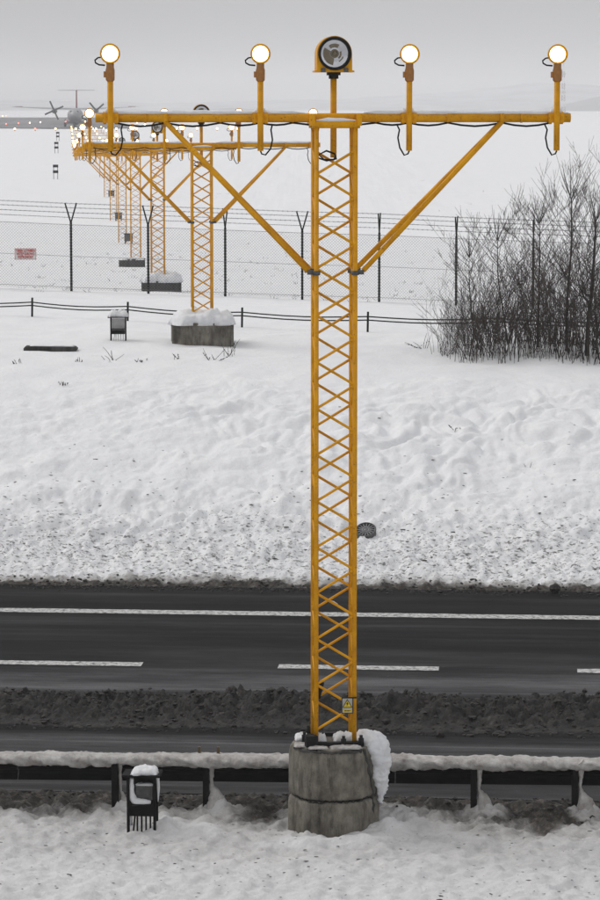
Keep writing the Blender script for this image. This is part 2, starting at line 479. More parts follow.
def spaced(lo, hi, step): return list(np.arange(lo, hi, step))
xs = spaced(-9.5, -6, 0.07) + spaced(-6, 6, 0.034) + spaced(6, 9.5, 0.07)
gx = 9.5; st = 0.08
ext = []
while gx < 4300:
    st *= 1.16; gx += st; ext.append(gx)
ext = [e for e in ext if e < 4300] + [4300]
xs = np.array([-e for e in reversed(ext)] + xs + [9.5] + ext)
ys = [-400, -200, -80, -20, 5, 15, 20, 23, 25] + spaced(26, 32.2, 0.03) + spaced(32.2, 44.4, 1.2) + spaced(44.4, 58, 0.05)
yy = 58.0; st = 0.06
while yy < 5700:
    ys.append(yy); st = min(st * 1.022, yy * 0.08); yy += st
ys = np.array(ys + [5700])
GX, GY = np.meshgrid(xs, ys)
GZ = height(GX, GY)
S = road_s(GX, GY)
edge_n = 0.35 * fbm(GX * 0.6, GY * 0.6, 71, 4)
dirt = (1 - sstep(27.5, 29.6, S + 0.5 * edge_n)) * 0.19 + sstep(27.5, 29.6, S + 0.5 * edge_n) * 0.36
dirt = dirt + sstep(29.7, 30.6, S + edge_n) * 0.55
for (px_, py_, hh_, wx_, wy_) in DRIFTS:
    dirt = dirt - (0.62 if py_ > 30 else 0.2) * np.exp(-((GX - px_) / (wx_ * 1.2)) ** 2 - ((GY - py_) / (wy_ * 1.2)) ** 2)
dirt = np.clip(dirt, 0.18, 1.2)
dirt = np.where(S > 40, (1 - sstep(45.25, 45.75, S + 0.25 * edge_n)) * 0.9, dirt)
dirt = np.where(S < 15, 0.19, dirt)
grit = sstep(45.2, 45.5, S) * (1 - sstep(46.5, 50.5, S + 1.4 * edge_n)) * 1.0 + 0.12 * sstep(46, 48, S) * (1 - sstep(52, 56, S))
grit = np.where(S < 32, 0.25 + 0.2 * fbm(GX * 0.5, GY * 0.5, 81, 3), grit)
g_me = grid_mesh('snow_ground', GX, GY, GZ, M['ground'], {'dirt': dirt, 'grit': grit})
tag(link('snow_ground', g_me), kind='structure')

# ------------------------------------------------------------------ road
road = link('road', None)
mb = MB(); mb.box((0, (31.35 + 45.25) / 2, -0.1), (360, 45.25 - 31.35, 0.2))
road = mb.build('road', M['asphalt'])
road.rotation_euler = (0, 0, -A_ROAD)
tag(road, kind='structure')
for o in [o for o in COL.objects if o.name.startswith('road') and o.type == 'EMPTY']: bpy.data.objects.remove(o)
road.name = 'road'
def strip(t0, t1, s0, s1, z=0.004):
    b_ = MB(); n = max(2, int((t1 - t0) / 0.08)) if t1 - t0 < 20 else 700
    rng = random.Random(int(t0 * 100) + int(s0 * 7))
    V = []
    for i in range(n + 1):
        tt = t0 + (t1 - t0) * i / n
        V += [(tt, s0 + rng.uniform(-0.012, 0.012), z), (tt, s1 + rng.uniform(-0.012, 0.012), z)]
    b_.add(V, [(2 * i, 2 * i + 2, 2 * i + 3, 2 * i + 1) for i in range(n)])
    return b_
strip(-40, 40, 42.72, 43.06).build('edge_line', M['marking'], road)
for k in range(-9, 10):
    t0 = -0.31 - 3.03 + 3.97 * k
    strip(t0, t0 + 2.14, 38.62, 38.90).build('lane_dash', M['marking'], road)

# ------------------------------------------------------------------ slush ridge between the carriageways
ts = np.arange(-14, 14, 0.035); ss = np.arange(34.35, 37.0, 0.035)
TS, SS = np.meshgrid(ts, ss)
wob = 0.10 * fbm(TS * 0.5, TS * 0 + 3, 91, 3)
front = 34.62 + wob; crest = 35.75 + 0.8 * wob; back = 36.5 + wob + 0.08 * fbm(TS * 1.5, TS * 0 + 9, 93, 3)
h = 0.17 * sstep(0, 1, (SS - front) / (crest - front)) * (1 - sstep(0, 1, (SS - crest) / (back - crest)))
env = np.clip(h / 0.1, 0, 1)
h = h * (1 + 0.35 * fbm(TS * 0.8, SS * 0.8, 95, 3)) + env * (0.075 * fbm(TS * 4, SS * 5, 97, 6, 0.78) + 0.03 * np.abs(gnoise(TS * 6, SS * 6, 99)) + 0.035 * np.abs(gnoise(TS * 12, SS * 12, 101)))
h = np.where(h < 0.006, -0.03, h)
me = grid_mesh('slush_ridge', TS, SS, h, M['slush'], smooth=True)
ridge = link('slush_ridge', me, rot=(0, 0, -A_ROAD)); tag(ridge, kind='structure')

def ridge_h(tt, s_):
    i = int(np.clip((s_ - 34.35) / 0.035, 0, h.shape[0] - 1)); j = int(np.clip((tt + 14) / 0.035, 0, h.shape[1] - 1))
    return max(0.0, float(h[i, j]))

ICO = bmesh.new(); bmesh.ops.create_icosphere(ICO, subdivisions=1, radius=1)
ICO.verts.ensure_lookup_table()
ICV = np.array([v.co[:] for v in ICO.verts]); ICF = [tuple(v.index for v in f.verts) for f in ICO.faces]
def clods(name, pts, mat, label, cat, flat=0.7, stretch=1.0, rz=-A_ROAD):
    b_ = MB(); rng = np.random.default_rng(len(pts))
    for (x, y, z, r) in pts:
        j = 1 + rng.uniform(-0.35, 0.35, (len(ICV), 1))
        a = rng.uniform(0, 6.28) if stretch == 1 else rz + rng.normal(0, 0.4)
        v = ICV * j * np.array([r * stretch * rng.uniform(0.8, 1.3), r * rng.uniform(0.7, 1.1), r * flat * rng.uniform(0.6, 1.2)])
        ca, sa = math.cos(a), math.sin(a)
        v = np.stack([v[:, 0] * ca - v[:, 1] * sa + x, v[:, 0] * sa + v[:, 1] * ca + y, v[:, 2] + z], -1)
        b_.add(v.tolist(), ICF)
    o = b_.build(name, mat); tag(o, label, cat, kind='stuff'); return o

def ts_xy(tt, s_): return (tt * CA + s_ * SA, -tt * SA + s_ * CA)

rng = np.random.default_rng(4)
P = []
for k in range(7500):
    tt = rng.uniform(-9, 9); s_ = rng.choice([rng.normal(35.9, 0.35), rng.uniform(34.5, 36.6)])
    if not 34.4 < s_ < 36.9: continue
    x, y = ts_xy(tt, s_); r = min(0.085, abs(rng.normal(0, 0.014)) + 0.006 + (0.03 * rng.random() if rng.random() < 0.06 else 0))
    P.append((x, y, ridge_h(tt, s_) + r * 0.2, r))
for (tt, s_, r) in [(-3.2, 36.1, 0.10), (-3.05, 36.15, 0.085), (-2.92, 36.1, 0.06), (-3.3, 36.0, 0.06), (2.5, 36.2, 0.09), (-6, 36.1, 0.07)]:
    x, y = ts_xy(tt, s_); P.append((x, y, ridge_h(tt, s_) + r * 0.35, r))
clods('slush_clods', P, M['clod'], 'dark frozen slush clods along the ridge between the carriageways', 'slush')
P = []
for k in range(1500):
    tt = rng.uniform(-8, 8); s_ = rng.normal(30.95, 0.28)
    if s_ > 31.55: continue
    x, y = ts_xy(tt, s_); r = min(0.06, abs(rng.normal(0, 0.014)) + 0.006)
    P.append((x, y, r))
P = [(x, y, z + r * 0.2, r) for (x, y, r), z in zip(P, height(*np.array(P).T[:2]))]
clods('verge_clods', P, M['clod'], 'dark slush crumbs along the road edge under the guardrail', 'slush')
P = []
for k in range(1700):
    tt = rng.uniform(-10, 10); s_ = rng.normal(45.15, 0.18)
    x, y = ts_xy(tt, s_); r = min(0.07, abs(rng.normal(0, 0.014)) + 0.007)
    P.append((x, y, r))
P = [(x, y, max(0.0, z) + r * 0.2, r) for (x, y, r), z in zip(P, height(*np.array(P).T[:2]))]
clods('kerbside_clods', P, M['clod'], 'brown slush crumbs lining the far edge of the road', 'slush')
P = []
XYs = []
while len(XYs) < 3000:
    s_ = 45.3 + abs(rng.normal(0, 2.3)); tt = rng.uniform(-9, 9)
    if s_ > 54: continue
    if gnoise(np.array([tt * 0.8]), np.array([s_ * 0.8]), 7)[0] * 0.7 + rng.uniform(-0.5, 0.5) < -0.05: continue
    XYs.append(ts_xy(tt, s_))
XYs = np.array(XYs); ZZ = height(XYs[:, 0], XYs[:, 1])
for (x, y), z in zip(XYs, ZZ):
    far_ = (y - 45) / 6
    r = min(0.034, abs(rng.normal(0, 0.0070)) + 0.003)
    P.append((x, y, z, r))
clods('bank_flecks', P, M['speck'], 'dark soil and dead grass flecks doubling as painted shading of the gritty snow bank', 'soil', 0.45, 2.6)  # real soil and grass, plus dark dashes imitating the shading of gritty snow
P = []
for k in range(1100):
    tt = rng.uniform(-6, 6); s_ = rng.uniform(27.0, 29.9)
    x, y = ts_xy(tt, s_); P.append((x, y, min(0.014, abs(rng.normal(0, 0.004)) + 0.002)))
P = [(x, y, z, r) for (x, y, r), z in zip(P, height(*np.array(P).T[:2]))]
clods('foreground_flecks', P, M['speck'], 'fine dark grit drawn out to imitate dash-like shadows on the grey foreground snow', 'grit', 0.4, 2.6)  # grit specks stretched so their dark colour stands in for short shadows

# two lumps lying on the near lane and a stone at the far edge
def lump(name, x, y, z, r, label, mat):
    b_ = MB(); bm = bmesh.new(); bmesh.ops.create_icosphere(bm, subdivisions=2, radius=1)
    rg = random.Random(int(x * 100))
    b_.add([(v.co.x * r * rg.uniform(0.75, 1.15), v.co.y * r * rg.uniform(0.75, 1.1), v.co.z * r * rg.uniform(0.7, 1.05) + r * 0.6) for v in bm.verts], [tuple(v.index for v in f.verts) for f in bm.faces])
    bm.free()
    o = b_.build(name, mat, None, (x, y, z)); tag(o, label, 'slush lump'); return o
lump('slush_lump', 1.66, 34.45, 0.0, 0.055, 'single dark slush lump lying on the near lane right of the mast', M['clod'])
lump('slush_lump', 3.92, 44.95, 0.02, 0.085, 'rounded grey lump at the snow bank foot by the far road edge', M['clod'])

# ------------------------------------------------------------------ snow shapes
def snow_cap(w, d, hgt, seed, nx=26, ny=18, round_=True, over=0.0):
    """low snow mound w x d standing hgt above its own z=0 with a skirt"""
    V = []; F = []
    us = np.linspace(-1, 1, nx); vs_ = np.linspace(-1, 1, ny)
    U, W = np.meshgrid(us, vs_)
    e = (np.abs(U) ** 4 + np.abs(W) ** 4) ** 0.25 if round_ else np.maximum(np.abs(U), np.abs(W))
    prof = np.clip(1 - e ** 5, 0, 1) ** 0.5
    X = U * w / 2 * (1 + 0.10 * fbm(U * 2.5, W * 2.5, seed, 3)); Y = W * d / 2 * (1 + 0.14 * fbm(U * 2.5, W * 2.5, seed + 3, 3))
    Z = hgt * prof * (1 + 0.35 * fbm(X / max(w, d) * 5 + seed, Y / max(w, d) * 5, seed + 7, 3)) - over * (1 - prof)
    b_ = MB()
    idx = lambda i, j: i * nx + j
    V = [(X[i, j], Y[i, j], Z[i, j]) for i in range(ny) for j in range(nx)]
    F = [(idx(i, j), idx(i, j + 1), idx(i + 1, j + 1), idx(i + 1, j)) for i in range(ny - 1) for j in range(nx - 1)]
    b_.add(V, F, True)
    b_.f.append(tuple([idx(0, j) for j in reversed(range(nx))] + [idx(i, 0) for i in range(1, ny)] + [idx(ny - 1, j) for j in range(1, nx)] + [idx(i, nx - 1) for i in reversed(range(1, ny - 1))]))
    b_.m.append(0); b_.smooth.append(False)
    return b_

def snow_roll(p0, p1, ry, rz_, seed, n=None, drop=0.0, endk=0.3, wob=0.30, lump_=0.18):
    """lumpy snow lying along a straight bar"""
    p0 = Vector(p0); p1 = Vector(p1); L = (p1 - p0).length
    n = n or max(4, int(L / 0.04)); d = (p1 - p0).normalized(); side = Vector((-d.y, d.x, 0))
    seg = 18
    f = np.linspace(0, 1, n + 1)[:, None]; a = (2 * math.pi * np.arange(seg) / seg)[None, :]
    k = 1 + wob * fbm(f * L * 2.2 + seed, f * 0 + seed * 1.7, seed, 4)
    k = k * np.minimum(1, endk + 6 * np.minimum(f, 1 - f) * L)
    jj = 1 + lump_ * fbm(f * L * 6 + np.sin(a) * 1.6, np.cos(a) * 1.6 + seed + f * 0, seed + 2, 4, 0.65)
    yo = np.cos(a) * ry * k * jj; zo = np.sin(a) * rz_ * k * jj
    zo = np.where(zo < 0, zo * (0.5 + drop), zo)
    ctr = np.array(p0)[None, :] + f * np.array(p1 - p0)[None, :]
    V = (ctr[:, None, :] + yo[..., None] * np.array(side)[None, None, :] + zo[..., None] * np.array([0, 0, 1.0])).reshape(-1, 3).tolist()
    b_ = MB()
    b_.add(V, [(i * seg + q, i * seg + (q + 1) % seg, (i + 1) * seg + (q + 1) % seg, (i + 1) * seg + q) for i in range(n) for q in range(seg)], True)
    b_.f.append(tuple(range(seg))); b_.m.append(0); b_.smooth.append(False)
    b_.f.append(tuple(n * seg + q for q in reversed(range(seg)))); b_.m.append(0); b_.smooth.append(False)
    return b_

def lumpy_path(pts, rad, seed, seg=16, sub=6, amp=0.22, fl=1.0):
    """snow draped along a path (catmull-rom), radius changing, noisy"""
    P_ = [Vector(p) for p in pts]; out_p = []; out_r = []
    for i in range(len(P_) - 1):
        a, b__, c_, d = P_[max(i - 1, 0)], P_[i], P_[i + 1], P_[min(i + 2, len(P_) - 1)]
        for k in range(sub):
            t_ = k / sub
            out_p.append(0.5 * ((2 * b__) + (c_ - a) * t_ + (2 * a - 5 * b__ + 4 * c_ - d) * t_ ** 2 + (3 * b__ - a - 3 * c_ + d) * t_ ** 3))
            t2 = t_ * t_ * (3 - 2 * t_); out_r.append(rad[i] * (1 - t2) + rad[i + 1] * t2)
    out_p.append(P_[-1]); out_r.append(rad[-1])
    b_ = MB(); b_.path(out_p, out_r, seg, True, True, fl)
    V = np.array(b_.v); k = 7.0
    nx_ = fbm(V[:, 0] * k + V[:, 1] * 5, V[:, 2] * k, seed, 5, 0.62) * amp * np.mean(rad)
    ctr = np.repeat(np.array([p[:] for p in out_p]), seg, 0)
    dv = V - ctr; ln = np.linalg.norm(dv, axis=1, keepdims=True) + 1e-6
    V = V + dv / ln * nx_[:, None]
    b_.v = [tuple(p) for p in V]
    return b_

# ------------------------------------------------------------------ approach-light masts
LINE = math.atan2(2.330, 30.0)          # heading of the light line, to the left of straight ahead
def mast_xy(n): return (-2.330 * n + 2.675, 30.0 * n)
drop = {1: 0.10, 2: 0.746, 3: 1.22, 4: 1.73, 5: 2.29, 6: 2.84, 7: 3.35, 8: 3.62, 9: 3.80, 10: 3.92, 11: 3.95, 12: 3.90, 13: 3.85, 14: 3.8, 15: 3.75, 16: 3.7}
SP = 0.196           # half leg spacing
STEP = 0.236         # height of one lacing bay
# shared meshes
d_len = math.hypot(2 * SP, STEP)
_b = MB(); _b.path([(-SP, 0, -STEP / 2), (SP, 0, STEP / 2)], 0.0135, 6, False); LACE = _b.mesh('lacing_bar', M['yellow'])
_b = MB(); _b.path([(0, 0, -0.33), (0, 0, 0.40)], 0.030, 12); STEM = _b.mesh('lamp_stem', M['yellow'])
_b = MB(); _b.lathe([(0.032, 0.36), (0.046, 0.375), (0.048, 0.47), (0.040, 0.50), (0.040, 0.54)], seg=10); _b.box((-0.05, 0, 0.43), (0.03, 0.03, 0.06)); HOLD = _b.mesh('lamp_holder', M['lamp_brown'])
_b = MB(); _b.lathe([(0.030, 0.17), (0.070, 0.14), (0.092, 0.06), (0.098, 0.0), (0.101, -0.03), (0.086, -0.034), (0.078, -0.008)], (0, 0, 0.635), 'Y', 28, cap=False); HOUS = _b.mesh('lamp_housing', M['yellow'])
_b = MB(); _b.lathe([(0.079, 0.0), (0.072, -0.006), (0.055, -0.014), (0.02, -0.019), (0.001, -0.020)], (0, -0.008, 0.635), 'Y', 28, cap=False); LENS = _b.mesh('lens', M['lens']); LENSF = _b.mesh('lens', M['lens_far'])
_b = MB()
for sx_ in (-0.058, 0.058):
    _b.lathe([(0.062, -0.016), (0.066, -0.012), (0.066, 0.012), (0.062, 0.016)], (sx_, 0, 0), 'X', 16)
_b.box((0, -0.052, 0), (0.16, 0.016, 0.10)); CLAMP = _b.mesh('stem_clamp', M['yellow'])
_b = MB()
_b.path([(0.0, -0.01, -0.33), (0.012, -0.01, -0.36), (0.05, -0.01, -0.37), (0.10, -0.01, -0.31), (0.12, -0.012, -0.22), (0.105, -0.015, -0.12), (0.12, -0.02, -0.06)], 0.009, 6); CAB1 = _b.mesh('cable_loop', M['black'])
_b = MB()
_b.path([(0.0, -0.01, -0.33), (-0.012, -0.01, -0.36), (-0.05, -0.01, -0.375), (-0.095, -0.01, -0.30), (-0.115, -0.012, -0.2), (-0.10, -0.015, -0.12), (-0.13, -0.02, -0.06)], 0.009, 6); CAB2 = _b.mesh('cable_loop', M['black'])
_b = MB()
_b.path([(-0.05, 0.0, 0.52), (-0.11, 0.0, 0.525), (-0.145, 0, 0.545), (-0.150, 0, 0.57), (-0.12, 0, 0.595), (-0.08, 0.03, 0.60)], 0.008, 6); CAB3 = _b.mesh('lamp_cable', M['black'])
# flasher
_b = MB(); poly = [(-0.20, -0.185), (0.20, -0.185), (0.20, -0.17), (0.178, -0.165)] + [(0.176 * math.cos(a), 0.176 * math.sin(a)) for a in np.linspace(0, math.pi, 21)] + [(-0.178, -0.165), (-0.20, -0.17)]
ring = [(0.145 * math.cos(a), 0.145 * math.sin(a)) for a in np.linspace(0, 2 * math.pi, 32, endpoint=False)]
_b.prism(poly, 0.0, 0.30)
FL_B = _b.mesh('flasher_housing', M['yellow'])
_b = MB(); _b.lathe([(0.166, 0.0), (0.168, -0.03), (0.150, -0.036), (0.140, -0.02), (0.140, 0.0)], (0, 0, 0), 'Y', 36, cap=False); FL_R = _b.mesh('rubber_ring', M['black'])
_b = MB(); _b.lathe([(0.145, -0.004), (0.12, -0.006), (0.09, -0.009), (0.05, -0.006), (0.001, -0.004)], (0, 0, 0), 'Y', 36, cap=False); FL_D = _b.mesh('reflector', M['reflector'])
_b = MB(); _b.lathe([(0.045, -0.008), (0.042, -0.02), (0.03, -0.022), (0.028, -0.012), (0.018, -0.012), (0.016, -0.026), (0.001, -0.028)], (0, 0, 0), 'Y', 20, cap=False); 
def _sector(a0, a1, r0, r1, y0, y1, n_=10):
    A = np.linspace(R(a0), R(a1), n_)
    P_ = [(r1 * math.cos(q), r1 * math.sin(q)) for q in A] + [(r0 * math.cos(q), r0 * math.sin(q)) for q in reversed(A)]
    _b.prism(P_, y0, y1)
_sector(150, 262, 0.048, 0.118, -0.016, -0.007); _sector(62, 128, 0.062, 0.100, -0.018, -0.007, 6); _sector(-50, 20, 0.052, 0.070, -0.015, -0.007, 6); _sector(-62, -20, 0.085, 0.096, -0.015, -0.009, 6)
FL_T = _b.mesh('flash_tube', M['tan'])
_b = MB(); _b.lathe([(0.142, -0.026), (0.10, -0.034), (0.001, -0.038)], (0, 0, 0), 'Y', 32, cap=False); FL_G = _b.mesh('front_glass', M['glass'])
_b = MB(); _b.box((0, 0, 0), (0.045, 0.02, 0.04)); FL_C = _b.mesh('clip', M['clampgrey'])
_b = MB(); _b.box((0, 0.12, -0.20), (0.13, 0.14, 0.03)); _b.lathe([(0.05, -0.25), (0.05, -0.19)], (0, 0.12, 0), 'Z', 14); FL_M = _b.mesh('flasher_mount', M['black'])

def diag_obj(parent, face, k, flip, z):
    # face 0 front, 1 back, 2 left, 3 right
    x = (0, 0, -SP, SP)[face]; y = (-SP, SP, 0, 0)[face]
    rz_ = 0 if face < 2 else math.pi / 2
    if flip: rz_ += math.pi
    link('lacing_bar', LACE, parent, (x, y, z), (0, 0, rz_))

def make_mast(n, label, top_detail=True):
    x, y = mast_xy(n)
    zb = HC - drop[n]
    g = gz(x, y)
    base = {1: 0.955, 2: g + 0.52, 3: g + 0.42, 4: g + 0.25}.get(n, g + 0.05)
    Hh = zb - base
    root = empty('approach_light_mast', (x, y, base), LINE)
    tag(root, label, 'light mast', 'yellow lattice masts of the approach light row')
    # legs
    for sx_ in (-1, 1):
        for sy_ in (-1, 1):
            b_ = MB(); b_.path([(sx_ * SP, sy_ * SP, 0), (sx_ * SP, sy_ * SP, Hh - 0.03)], 0.0245, 10); b_.build('leg', M['yellow'], root)
    nb = max(1, int((Hh - 0.24) / STEP)); z0 = 0.12
    if n <= 3:
        for face in range(4):
            for k in range(nb):
                diag_obj(root, face, k, (k + face) % 2 == 1, z0 + (k + 0.5) * STEP)
    else:
        b_ = MB()
        for face in range(4):
            for k in range(nb):
                f = 1 if (k + face) % 2 == 0 else -1
                za, zc = z0 + k * STEP, z0 + (k + 1) * STEP
                if face < 2:
                    yy_ = (-SP, SP)[face]; fs = f if face == 0 else f
                    b_.path([(-SP * f, yy_, za), (SP * f, yy_, zc)], 0.0135, 4, False)
                else:
                    xx_ = (-SP, SP)[face - 2]
                    b_.path([(xx_, -SP * f, za), (xx_, SP * f, zc)], 0.0135, 4, False)
        lo = b_.build('lacing', M['yellow'], root); lo['kind'] = 'stuff'
    # crossbar and top frame
    b_ = MB(); b_.path([(-2.40, 0, Hh), (2.40, 0, Hh)], 0.046, 14)
    for q in (-1.9, -1.15, -0.42, 0.42, 1.15, 1.9):
        b_.lathe([(0.046, -0.012), (0.051, -0.010), (0.051, 0.010), (0.046, 0.012)], (q, 0, Hh), 'X', 14)
    b_.build('crossbar', M['yellow'], root)
    for sy_ in (-1, 1):
        b_ = MB(); b_.path([(-0.24, sy_ * SP, Hh - 0.065), (0.24, sy_ * SP, Hh - 0.065)], 0.040, 12); b_.build('top_rail', M['yellow'], root)
    for sx_ in (-1, 1):
        b_ = MB(); b_.box((sx_ * 0.235, 0, Hh - 0.02), (0.045, 2 * SP + 0.08, 0.12)); b_.build('saddle_bracket', M['yellow'], root)
    # struts
    for sx_ in (-1, 1):
        for sy_ in (-1, 1):
            b_ = MB(); b_.path([(sx_ * 1.70, sy_ * 0.02, Hh - 0.04), (sx_ * (SP + (0.085 if sy_ < 0 else 0.04)), sy_ * (SP - 0.03), Hh - 1.53)], 0.026, 10); b_.build('strut', M['yellow'], root)
        b_ = MB(); b_.lathe([(0.05, -0.022), (0.058, -0.018), (0.058, 0.018), (0.05, 0.022)], (sx_ * 1.70, 0, Hh), 'X', 14); b_.build('strut_collar', M['yellow'], root)
        for sy_ in (-1, 1):
            b_ = MB(); b_.lathe([(0.040, -0.022), (0.040, 0.022)], (sx_ * SP, sy_ * SP, Hh - 1.55), 'Z', 12); b_.box((sx_ * (SP + 0.055), sy_ * (SP - 0.02), Hh - 1.545), (0.07, 0.045, 0.045)); b_.build('strut_clamp', M['clampgrey'], root)
    # lamps
    lens = LENS if n <= 2 else LENSF
    for i, px_ in enumerate((-2.25, -0.75, 0.75, 2.25)):
        st_ = link('lamp_stem', STEM, root, (px_, -0.079, Hh))
        link('lamp_holder', HOLD, st_); link('lamp_housing', HOUS, st_); link('lens', lens, st_)
        link('stem_clamp', CLAMP, st_, (0, 0.079, 0))
        if n <= 4:
            link('cable_loop', CAB1 if i < 2 else CAB2, st_); link('lamp_cable', CAB3, st_)
            if n == 1:
                sc_ = snow_cap(0.13, 0.10, 0.05, 300 + i, 10, 8); sc_.build('snow_tuft', M['snow'], st_, (0.0, 0.075, 0.045))
    # cable slung under the crossbar
    if n <= 4:
        anch = [-2.2, -1.7, -1.15, -0.75, -0.42, 0.42, 0.75, 1.15, 1.70, 2.2]
        pts = []
        for a, c_ in zip(anch[:-1], anch[1:]):
            for k in range(4): pts.append((a + (c_ - a) * k / 4, -0.012, Hh - 0.05 - 0.035 * math.sin(math.pi * k / 4) * min(1, (c_ - a) * 2)))
        pts.append((2.2, -0.012, Hh - 0.05))
        b_ = MB(); b_.path(pts, 0.010, 6); b_.build('supply_cable', M['black'], root)
    # flasher on the middle stem
    if n <= 5:
        b_ = MB(); b_.path([(0, 0, -0.40), (0, 0, 0.40)], 0.032, 12); fs = b_.build('flasher_stem', M['yellow'], root, (0, 0.085, Hh))
        zz = 0.64; 
        link('flasher_housing', FL_B, fs, (0, -0.12, zz)); link('flasher_mount', FL_M, fs, (0, -0.12, zz - 0.0))
        link('rubber_ring', FL_R, fs, (0, -0.12, zz)); link('reflector', FL_D, fs, (0, -0.12, zz)); link('flash_tube', FL_T, fs, (0, -0.12, zz)); link('front_glass', FL_G, fs, (0, -0.12, zz))
        for sx_ in (-0.115, 0.115): link('clip', FL_C, fs, (sx_, -0.13, zz - 0.165))
        if n <= 2:
            b_ = MB(); b_.path([(-0.16, -0.1, -0.10), (-0.18, -0.12, -0.22), (-0.20, -0.12, -0.34), (-0.17, -0.12, -0.40), (-0.08, -0.13, -0.43), (0.02, -0.12, -0.41), (0.0, -0.1, -0.36), (-0.08, -0.1, -0.33), (-0.16, -0.1, -0.37), (-0.1, -0.09, -0.42), (0.0, -0.05, -0.42), (0.02, -0.02, -0.38)], 0.010, 6)
            b_.build('coiled_cable', M['black'], fs)
    if n <= 3:
        for (a, c_, sd) in ((-2.38, -0.30, 11 + n), (0.30, 2.38, 23 + n)):
            snow_roll((a, 0, Hh + 0.046), (c_, 0, Hh + 0.046), 0.036, 0.026, sd).build('snow_strip', M['snow'], root)
        snow_roll((-0.20, -SP, Hh - 0.028), (0.20, -SP, Hh - 0.028), 0.036, 0.026, 31 + n).build('snow_strip', M['snow'], root)
    if n == 1:
        # bits of wet snow caught on the lacing and the cable down the left legs
        b_ = MB(); b_.path([(-SP + 0.035, -SP + 0.30, z_) for z_ in np.linspace(0.05, Hh - 0.2, 30)], 0.011, 6); b_.build('down_cable', M['black'], root)
        snow_roll((-0.02, SP - 0.012, 1.39), (0.06, SP - 0.012, 1.35), 0.02, 0.03, 71, 8).build('snow_tuft', M['snow'], root)
        snow_roll((-0.17, SP, 0.50), (-0.12, SP, 0.46), 0.04, 0.07, 73, 8).build('snow_tuft', M['snow'], root)
        b_ = MB(); b_.box((-0.14, SP - 0.05, 0.47), (0.07, 0.05, 0.17), ry=0.25); b_.build('cable_box', M['black'], root)
    return root, Hh, base

ORD = {1: 'tallest yellow lattice light mast, nearest, on a round concrete base by the road',
       2: 'second yellow lattice light mast, on a grey concrete block before the fence',
       3: 'third yellow lattice light mast, just behind the fence',
       4: 'fourth yellow lattice light mast from the camera, on a small dark block',
       5: 'fifth yellow light mast from the camera, small cabinet at its foot',
       6: 'sixth yellow light mast from the camera, slender in the far row',
       7: 'seventh yellow light mast from the camera, smallest full lattice tower'}
mast_info = {n: make_mast(n, ORD[n]) for n in range(1, 8)}

# low light bars farther on
names = {8: 'eighth', 9: 'ninth', 10: 'tenth', 11: 'eleventh', 12: 'twelfth', 13: 'thirteenth', 14: 'fourteenth', 15: 'fifteenth'}
for n in range(8, 16):
    x, y = mast_xy(n); g = gz(x, y); zb = HC - drop[n]; zb = max(zb, g + 0.35); Hh = zb - g
    root = empty('approach_light_bar', (x, y, g), LINE)
    tag(root, 'low yellow light bar on short posts, %s light row from the camera' % names[n], 'light bar', 'low light bars near the runway')
    b_ = MB(); b_.path([(-2.4, 0, Hh), (2.4, 0, Hh)], 0.046, 8); b_.build('crossbar', M['yellow'], root)
    for sx_ in (-0.2, 0.2):
        b_ = MB(); b_.path([(sx_, 0, -0.05), (sx_, 0, Hh)], 0.03, 8); b_.build('leg', M['yellow'], root)
    for px_ in (-2.25, -0.75, 0.75, 2.25):
        st_ = link('lamp_stem', STEM, root, (px_, -0.079, Hh)); link('lamp_housing', HOUS, st_); link('lens', LENSF, st_)

# warning sign on the first mast
root1, H1, base1 = mast_info[1]
x1, y1 = mast_xy(1)
sign = empty('warning_sign', (x1, y1, base1), LINE)
tag(sign, 'small yellow electric hazard sign in black frame on the nearest mast leg', 'sign')
cx, cz, cy = SP - 0.075, 0.375, -SP - 0.034
b_ = MB(); b_.box((cx, cy, cz), (0.118, 0.006, 0.165)); b_.box((cx + 0.03, cy + 0.012, cz + 0.078), (0.13, 0.02, 0.012)); b_.build('back_plate', M['black'], sign)
b_ = MB(); b_.box((cx, cy - 0.005, cz), (0.102, 0.003, 0.148)); b_.build('white_panel', simple('sign_grey', (0.42, 0.41, 0.37), None, 9, 0.5), sign)
b_ = MB(); b_.prism([(cx - 0.050, cz - 0.018), (cx + 0.050, cz - 0.018), (cx, cz + 0.070)], cy - 0.0095, cy - 0.0068); b_.build('triangle_border', M['black'], sign)
b_ = MB(); b_.prism([(cx - 0.040, cz - 0.012), (cx + 0.040, cz - 0.012), (cx, cz + 0.057)], cy - 0.0118, cy - 0.0098); b_.build('triangle', M['signyellow'], sign)
b_ = MB(); b_.prism([(cx + 0.004, cz + 0.046), (cx - 0.012, cz + 0.018), (cx - 0.001, cz + 0.018), (cx - 0.006, cz - 0.006), (cx + 0.012, cz + 0.025), (cx + 0.002, cz + 0.025)], cy - 0.0138, cy - 0.0121); b_.build('bolt_symbol', M['black'], sign)
b_ = MB(); b_.box((cx, cy - 0.0085, cz - 0.052), (0.088, 0.003, 0.030)); b_.build('text_panel', M['signyellow'], sign)
b_ = MB()
for (a, w_) in ((-0.018, 0.022), (0.008, 0.020), (0.026, 0.008)): b_.box((cx + a, cy - 0.0112, cz - 0.052), (w_, 0.002, 0.009))
b_.build('print', M['black'], sign)

